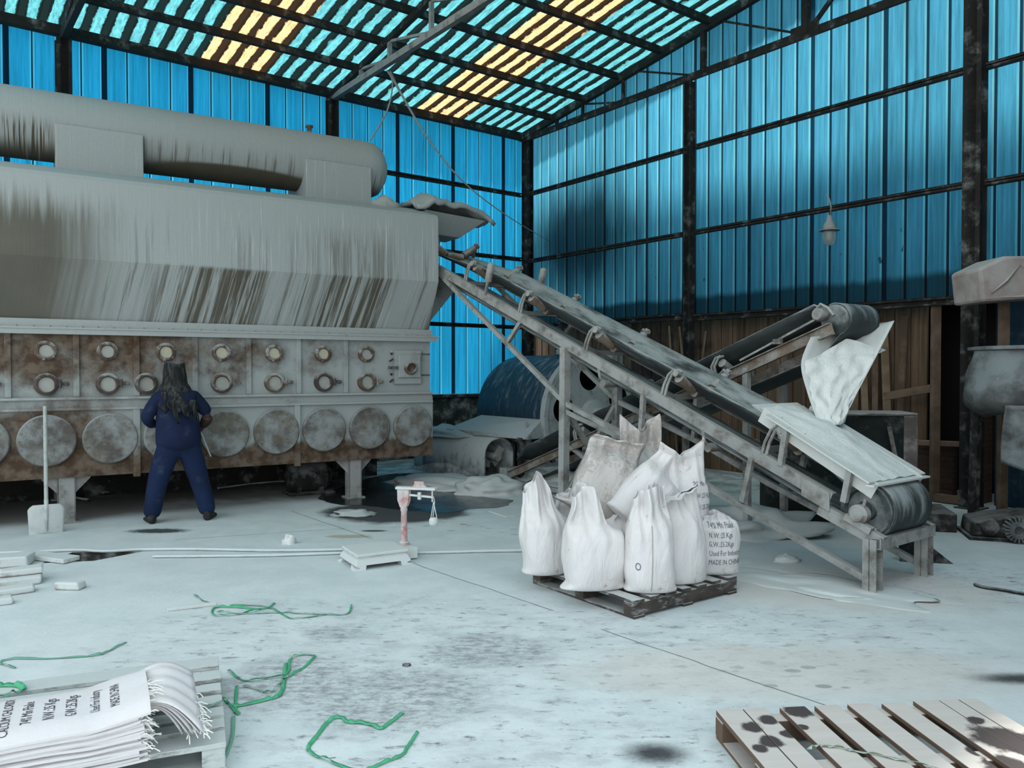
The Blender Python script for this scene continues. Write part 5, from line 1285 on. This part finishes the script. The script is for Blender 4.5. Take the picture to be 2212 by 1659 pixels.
# dark cabinet with dusted top edge and painted lit side behind the loading conveyor
cb = thing('steel_cabinet', 'dark green-black steel tank with pale dusted top edge and pale lit side strip behind the conveyor tail', 'tank', (3.55, 8.55, 0), R(-9))
M_green = dusty('green_black_steel', (.008, .014, .012), (.014, .022, .018), dust=(.2, .2, .19), amount=.04, up=.2, scale=4)
M_edge = dusty('pale_dusted_and_lit_edge', (.10, .085, .075), (.15, .13, .12), dust=(.42, .38, .36), amount=.15, up=.55, scale=6)
mb = MB(); mb.bb(-.78, .68, -.2, .3, 0, 1.17); mb.build('body', M_green, cb, bevel=.03)
mb = MB(); mb.bb(-.80, .74, -.23, .33, 1.165, 1.20); mb.build('top_edge', M_edge, cb, bevel=.015)
mb = MB(); mb.bb(.60, .74, -.225, -.2, .0, 1.17); mb.build('lit_side_strip', M_edge, cb, bevel=.01)  # strip paler than the body, lit side of the tank put into colour
timber('stick', 'pale stick leaning against the dark tank behind the conveyor tail', 'stick', (4.08, 8.02, 0), (3.93, 8.19, 1.06), .035, .035, M_edge)
# pendant lamp on the gable girt
lm = thing('pendant_lamp', 'grey cage-less pendant lamp with clear glass hanging from gable girt', 'lamp', G_(6.92, -.14, 3.55))
MB().tube([(-.04, .0, .52), (.0, .0, .42), (.02, 0, .33), (.01, 0, .2)], .012, 8).build('bracket', M_steeld, lm, smooth=True)
mb = MB(); mb.lathe([(.02, .22), (.035, .20), (.045, .14), (.075, .10), (.085, .04), (.135, .025), (.135, .01), (.08, .0)], (0, 0, 0), (0, 0, 1), 24); mb.build('cap', M_steeld, lm, auto=40)
t = NT('dusty_lamp_glass'); g = t.n('ShaderNodeBsdfGlass'); g.inputs['Roughness'].default_value = .1; g.inputs['IOR'].default_value = 1.2; df = t.bsdf((.5, .55, .55), .8)
mx = t.n('ShaderNodeMixShader'); mx.inputs[0].default_value = .35; t.l(g.outputs[0], mx.inputs[1]); t.l(df, mx.inputs[2]); M_lglass = t.done(mx.outputs[0])
mb = MB(); mb.lathe([(.078, .0), (.085, -.06), (.08, -.13), (.05, -.18), (.001, -.19)], (0, 0, 0), (0, 0, 1), 24, caps=False); mb.build('glass', M_lglass, lm, smooth=True)
mb = MB(); mb.lathe([(.025, -.01), (.032, -.06), (.028, -.10), (.001, -.115)], (0, 0, 0), (0, 0, 1), 16); mb.build('bulb', M_sight, lm, smooth=True)
# ropes hanging from the truss
M_rope = plain('dusty_rope', (.30, .31, .30), .9)
def rope(name, label, pts, r, mat=None, cat='rope'):
    P = [Vector(p) for p in pts]; n = 24
    q = [curve3(P, i/n) for i in range(n+1)]
    rr = [r[0] + (r[1]-r[0])*i/n for i in range(n+1)] if isinstance(r, tuple) else r
    o = P[0]; mb = MB(Matrix.Translation(-o)); mb.tube(q, rr, 6); b = mb.build(name, mat or M_rope, None, smooth=True); b.location = o
    return tag(b, label, cat)
rope('rope', 'dusty rope running from the truss down to the end of the big duct', [cam_pt(836, 152, 12.05), cam_pt(848, 180, 11.9), cam_pt(836, 240, 11.6), cam_pt(800, 303, 11.25)], .012)
rope('cable', 'long sagging dusty cable from the truss toward the corner column', [cam_pt(842, 155, 12.05), cam_pt(868, 205, 12.1), cam_pt(925, 300, 12.3), cam_pt(1000, 392, 12.6), cam_pt(1095, 466, 13.2), cam_pt(1185, 520, 14.6)], (.022, .006), None, 'cable')

# ================================================================ things lying on the floor
def gp(px, py, z=0.0):
    u = (px-1106)/1700; v = (829.5-py)/1700; p = math.atan(30/1700)
    r = Vector((u, math.cos(p)+v*math.sin(p), -math.sin(p)+v*math.cos(p)))
    return Vector((0, 0, 1.65)) + r*((z-1.65)/r.z)
def strap(label, px, z=.004, w=.016, lift=.012, seed=0, mat=None, name='plastic_strap', flat=1., mid=None):
    P = [gp(x, y, z) for x, y in px]; n = max(14, 9*(len(P)-1)); o = P[0].copy()
    if mid:
        for p in P: p.z = z + mid
    pts = [curve3(P, i/n) for i in range(n+1)]; vs = []
    for i, p in enumerate(pts):
        t = (pts[min(i+1, n)]-pts[max(i-1, 0)]).normalized(); s = t.cross(Vector((0, 0, 1))).normalized()
        an = (mnoise.noise(Vector((i*.22, seed*5.1, 0)))*1.5)*flat
        d = s*math.cos(an) + Vector((0, 0, 1))*abs(math.sin(an))
        base = Vector((p.x, p.y, p.z + lift*abs(mnoise.noise(Vector((i*.15, seed, 4))))))
        vs += [base - o, base + d*w - o]
    mb = MB(); mb.add(vs, [(2*i, 2*i+1, 2*i+3, 2*i+2) for i in range(n)])
    b = mb.build(name, mat or M_strap, None, smooth=True, solid=.0012); b.location = o
    return tag(b, label, 'strap', 'green packing straps on the floor')
M_strap = plain('green_plastic_strap', (.07, .36, .19), .45, var=.35, scale=7)
M_strapd = plain('dusted_green_strap', (.16, .36, .27), .6, var=.3, scale=7)
M_strapp = plain('pale_green_strap', (.36, .44, .36), .6, var=.25, scale=9)
strap('green strap beside pale stick, ending in a long straight run to the right', [(470, 1322), (530, 1325), (600, 1323), (690, 1326), (746, 1326), (757, 1307)], seed=1)
strap('green strap beside pale stick, crossing over in a wavy run', [(498, 1306), (560, 1308), (592, 1315), (622, 1332), (640, 1335), (705, 1327)], seed=2)
strap('short green strap looping at the end of pale stick', [(596, 1303), (570, 1316), (500, 1313), (467, 1313), (466, 1329), (520, 1326), (562, 1316)], seed=3)
strap('short dusty green strap poking out above the pale stick', [(422, 1284), (438, 1296), (452, 1300)], seed=4, mat=M_strapd)
strap('green strap bent in a hook beside the left pallet, nearest to bare floor', [(497, 1448), (515, 1462), (532, 1469), (575, 1465), (617, 1455), (624, 1425), (650, 1414), (682, 1417), (662, 1440), (626, 1462)], seed=5)
strap('green strap running down from the hook toward left pallet corner', [(622, 1432), (618, 1475), (612, 1498), (595, 1509), (550, 1520), (504, 1529)], seed=6, w=.022)
strap('dusty thin strap forming a vee left of the green hook', [(528, 1481), (560, 1490), (584, 1494), (603, 1475), (618, 1462)], seed=7, mat=M_strapd)
strap('dark green strap knotted at right edge of the left pallet', [(487, 1506), (496, 1518), (508, 1531), (514, 1545), (505, 1530), (508, 1484)], seed=8)
strap('dusty green strap trailing down along the right side of left pallet', [(508, 1547), (506, 1590), (494, 1628), (484, 1645), (460, 1658)], seed=9, mat=M_strapd)
strap('green strap laid across the bare boards of the left pallet', [(405, 1553), (435, 1536), (470, 1516), (492, 1508)], z=.128, seed=10, lift=.004, mat=M_strapd)
strap('green strap in an open loop in front, its left half', [(874, 1540), (846, 1562), (822, 1576), (790, 1566), (748, 1562), (735, 1552), (714, 1560), (688, 1592), (671, 1617), (690, 1633), (755, 1657), (800, 1668)], seed=11, w=.02)
strap('green strap in an open loop in front, its right half', [(906, 1582), (884, 1615), (872, 1632), (830, 1650), (795, 1666)], seed=12)
strap('green strap bent in a vee on dusty floor behind left pallet', [(275, 1387), (232, 1409), (205, 1417), (100, 1424), (30, 1424), (4, 1432), (36, 1442)], seed=13, mat=M_strapd)
strap('bright green strap under the edge of the flat sack stack', [(-20, 1507), (20, 1498), (42, 1491), (30, 1484), (-10, 1484)], z=.13, seed=14, w=.03)
strap('pale green strap lying across the slats of the right pallet', [(1742, 1618), (1758, 1610), (1790, 1610), (1850, 1621), (1920, 1634), (1990, 1650), (2040, 1662)], z=.131, seed=15, w=.02, lift=.004, mat=M_strapp)['group'] = 'straps on the right pallet'
o = timber('stick', 'pale round stick lying on the floor beside the green straps', 'stick', gp(361, 1317, .012), gp(468, 1304, .012), .022, .022, M_plate)
# water hose and conduit across the yard
M_hose = dusty('white_dusty_hose', (.42, .46, .47), (.5, .53, .54), dust=(.62, .67, .67), amount=.5, up=.4, scale=8)
hz = .016
rope('hose', 'dusty hose lying across the floor from left edge behind the drain pit', [gp(-60, 1196, hz), gp(60, 1192, hz), gp(160, 1188, hz), gp(230, 1191, hz), gp(300, 1187, hz), gp(420, 1186, hz), gp(600, 1189, hz), gp(780, 1186, hz)], .014, M_hose, 'hose')
rope('hose', 'second dusty hose parallel to first, ending at the platform scale', [gp(330, 1202, hz), gp(450, 1201, hz), gp(600, 1199, hz), gp(745, 1194, hz)], .012, M_hose, 'hose')
rope('hose', 'dusty hose between the platform scale and the sack pallet', [gp(882, 1194, hz), gp(980, 1192, hz), gp(1060, 1190, hz), gp(1130, 1189, hz)], .014, M_hose, 'hose')
# broken slabs and bricks at the left
M_slab = dusty('dusted_pink_slab', (.30, .23, .21), (.36, .28, .26), dust=(.60, .64, .63), amount=.45, up=.55, scale=8)
def slab(label, px, py, z, s, rz, seed, rot=(0, 0), name='broken_slab', cat='slab', grp='broken slabs at the left edge'):
    p = gp(px, py, z); mb = MB(); mb.box((0, 0, s[2]/2), s)
    mb.v = [v + Vector((wob(v*9, .02, 1, seed), wob(v*9, .02, 1, seed+3), 0)) for v in mb.v]
    o = mb.build(name, M_slab, None, bevel=.014); o.location = p; o.rotation_euler = (rot[0], rot[1], rz)
    return tag(o, label, cat, grp)
slab('dusty broken slab on the bottom of pile at left edge', 10, 1252, 0, (.34, .20, .07), .5, 1)
slab('pinkish brick slab under the rounded one at left edge', 42, 1262, 0, (.30, .16, .06), .55, 2)
slab('rounded dusty slab on top of pile at left edge', 45, 1240, .062, (.30, .14, .05), .6, 3)
slab('flat dusty slab nearest the camera in pile at left edge', 28, 1282, 0, (.26, .12, .05), .6, 4)
slab('dusty slab at the back of pile, beside the drain pit', 12, 1222, .0, (.40, .22, .09), .25, 5)
slab('small dusty slab piece at far left edge below the pile', 2, 1305, 0, (.14, .10, .05), .6, 6)
slab('single dusty brick lying apart on the floor right of the slabs', 153, 1272, 0, (.19, .10, .06), -.1, 7, name='brick', cat='brick', grp=None)
o = MB(); o.box((0, 0, .02), (.62, .16, .04)); o = o.build('cover_plank', M_slab, None, bevel=.006); o.location = gp(100, 1207, .004); o.rotation_euler = (0, 0, R(-22)); tag(o, 'dusty plank lying beside the open drain pit', 'plank')
def stone(label, px, py, s, seed, mat, name='stone', cat='stone', grp=None):
    o = MB().blob((0, 0, 0), s, seed, .4, 2.2, 9, True).build(name, mat, None, smooth=True); o.location = gp(px, py); return tag(o, label, cat, grp)
stone('white lump of powder on the floor between dryer and hose', 625, 1174, (.07, .06, .08), 2, M_powder)
stone('small black stone on the trodden floor in the middle', 878, 1438, (.025, .02, .015), 3, M_dark)
stone('pinkish stone on the floor under the conveyor brace', 1700, 1212, (.11, .08, .055), 4, M_slab)
stone('dusty concrete lump in the puddle at the foot of dryer leg', 765, 1112, (.26, .16, .06), 6, M_plinth)
M_heap = dusty('grey_powder_heap', (.30, .30, .285), (.38, .38, .37), dust=(.52, .55, .54), amount=.5, up=.45, scale=7, bump=.6)
def heap(label, loc, s, seed, amp=.3, rz=0, mat=None):
    o = MB().blob((0, 0, -.01), s, seed, amp, 2.4, 20, True).build('powder_heap', mat or M_heap, None, smooth=True); o.location = loc; o.rotation_euler = (0, 0, rz)
    tag(o, label, 'powder heap', kind='stuff'); return o
heap('long low heap of grey powder beside the trough and puddle', (-.85, 11.15, 0), (1.05, .45, .17), 3, .35, R(-25))
heap('pointed heap of grey powder behind the puddle', (-.28, 10.55, 0), (.48, .36, .24), 5, .3)
heap('rough heap of spilled powder under the conveyor', (2.35, 8.1, 0), (.75, .55, .22), 8, .6)
heap('powder heap under the brown-railed conveyor', (.55, 11.1, 0), (.9, .35, .28), 11, .5, R(-50))
heap('powder spilled around the near foot of the loading conveyor', (2.45, 5.95, 0), (.75, .35, .035), 14, .5, R(-35), M_slab)
# water puddle at the foot of the dryer
t = NT('dark_water'); p = t.co(); n = t.noise(p, 3, 3)
M_water = t.done(t.bsdf(t.mix(n, (.018, .022, .025), (.035, .042, .045)), t.ramp(n, [(.3, .08), (.7, .3)]), 0, spec=.5))
pp = [(690, 1072), (735, 1052), (800, 1032), (870, 1022), (935, 1030), (980, 1048), (1040, 1072), (1105, 1080), (1085, 1094), (1020, 1100), (960, 1108), (900, 1104), (840, 1098), (790, 1092), (740, 1090), (705, 1084)]
P = [gp(x, y, .003) for x, y in pp]; n_ = len(P); c0 = sum(P, Vector())/n_; ring_ = []
for i in range(n_):
    for q in range(4):
        a = P[i]; b = P[(i+1) % n_]; v = curve3([P[i-1], a, b, P[(i+2) % n_]], (1+q/4)/3); ring_.append(v + (v-c0).normalized()*wob(v*6, .06))
mb = MB(Matrix.Translation(-c0)); mb.add([c0] + ring_, [(0, 1+i, 1+(i+1) % len(ring_)) for i in range(len(ring_))]); o = mb.build('puddle', M_water, None); o.location = c0; tag(o, 'dark water puddle around the right leg of the dryer', 'puddle')
for lab, px, py, s, rz in (('dusty steel plate lying on floor left of the sack pallet', 1112, 1108, (.46, .42, .012), R(30)), ):
    o = MB().box((0, 0, s[2]/2), s).build('steel_plate', M_scale, None, bevel=.003); o.location = gp(px, py); o.rotation_euler = (0, 0, rz); tag(o, lab, 'plate')
o = MB(); o.prism([(-.22, 0), (.20, 0), (-.10, .24), (-.22, .2)], (0, 0, 0), (1, 0, 0), (0, .35, 1), (0, .02, 0)); o = o.build('steel_plate', M_dark, None); o.location = gp(2005, 1216); o.rotation_euler = (0, 0, R(-12)); tag(o, 'dark triangular steel plate propped beside far foot of the conveyor', 'plate')
rope('chain', 'black chain lying on the floor at the right edge', [gp(2105, 1262, .015), gp(2125, 1268, .015), gp(2170, 1275, .015), gp(2230, 1286, .015)], .012, M_dark, 'chain')
rope('pipe', 'dark pipe lying on the floor under the conveyors', [gp(1620, 1095, .04), gp(1700, 1100, .04), gp(1800, 1107, .04), gp(1880, 1112, .04)], .035, M_dark, 'pipe')
# debris under the dryer
for k, (a, b) in enumerate((((40, 1062), (190, 1080)), ((220, 1066), (330, 1056)), ((450, 1046), (640, 1030)), ((470, 1056), (620, 1040)))):
    rope('pipe', ('dusty pipe lying in the shade under left part of the dryer', 'dusty pipe under the dryer just left of the worker', 'upper dusty pipe under the dryer right of the worker', 'lower dusty pipe under the dryer right of the worker')[k], [gp(*a, .03), gp((a[0]+b[0])/2, (a[1]+b[1])/2-2, .03), gp(*b, .03)], .022, M_plinth, 'pipe')
# ================================================================ light and camera
sc = bpy.context.scene
w = bpy.data.worlds.new('world'); sc.world = w; w.use_nodes = True
nt = w.node_tree; bg = nt.nodes['Background']
tc = nt.nodes.new('ShaderNodeTexCoord'); sp = nt.nodes.new('ShaderNodeSeparateXYZ'); nt.links.new(tc.outputs['Generated'], sp.inputs[0])
cr = nt.nodes.new('ShaderNodeValToRGB'); cr.color_ramp.elements[0].position = .0; cr.color_ramp.elements[0].color = (.92, .98, 1.0, 1)
cr.color_ramp.elements[1].position = .8; cr.color_ramp.elements[1].color = (.82, .93, 1.0, 1)
nt.links.new(sp.outputs[2], cr.inputs[0]); nt.links.new(cr.outputs[0], bg.inputs[0])
bg.inputs[1].default_value = 1.75
sd = bpy.data.lights.new('sun', 'SUN'); sd.energy = 4.6; sd.angle = R(2.); sd.color = (1, .95, .86)
so = bpy.data.objects.new('sun', sd); C.objects.link(so); so.location = (5, 20, 14)
az = Vector((.35, .94, 0)).normalized(); el = R(68)
so.rotation_euler = Vector((az.x*math.cos(el), az.y*math.cos(el), math.sin(el))).to_track_quat('Z', 'Y').to_euler()
cd = bpy.data.cameras.new('camera'); cam = bpy.data.objects.new('camera', cd); C.objects.link(cam)
cd.sensor_width = 36; cd.lens = 1700/2212*36; cd.clip_end = 200
cam.location = (0, 0, 1.65); cam.rotation_euler = (PI/2 - math.atan(30/1700), 0, 0)
sc.camera = cam
vs = sc.view_settings
vs.view_transform = 'Standard'; vs.look = 'None'; vs.gamma = 1; vs.use_curve_mapping = False; vs.exposure = 0.25
sc.cycles.max_bounces = 8; sc.cycles.diffuse_bounces = 5
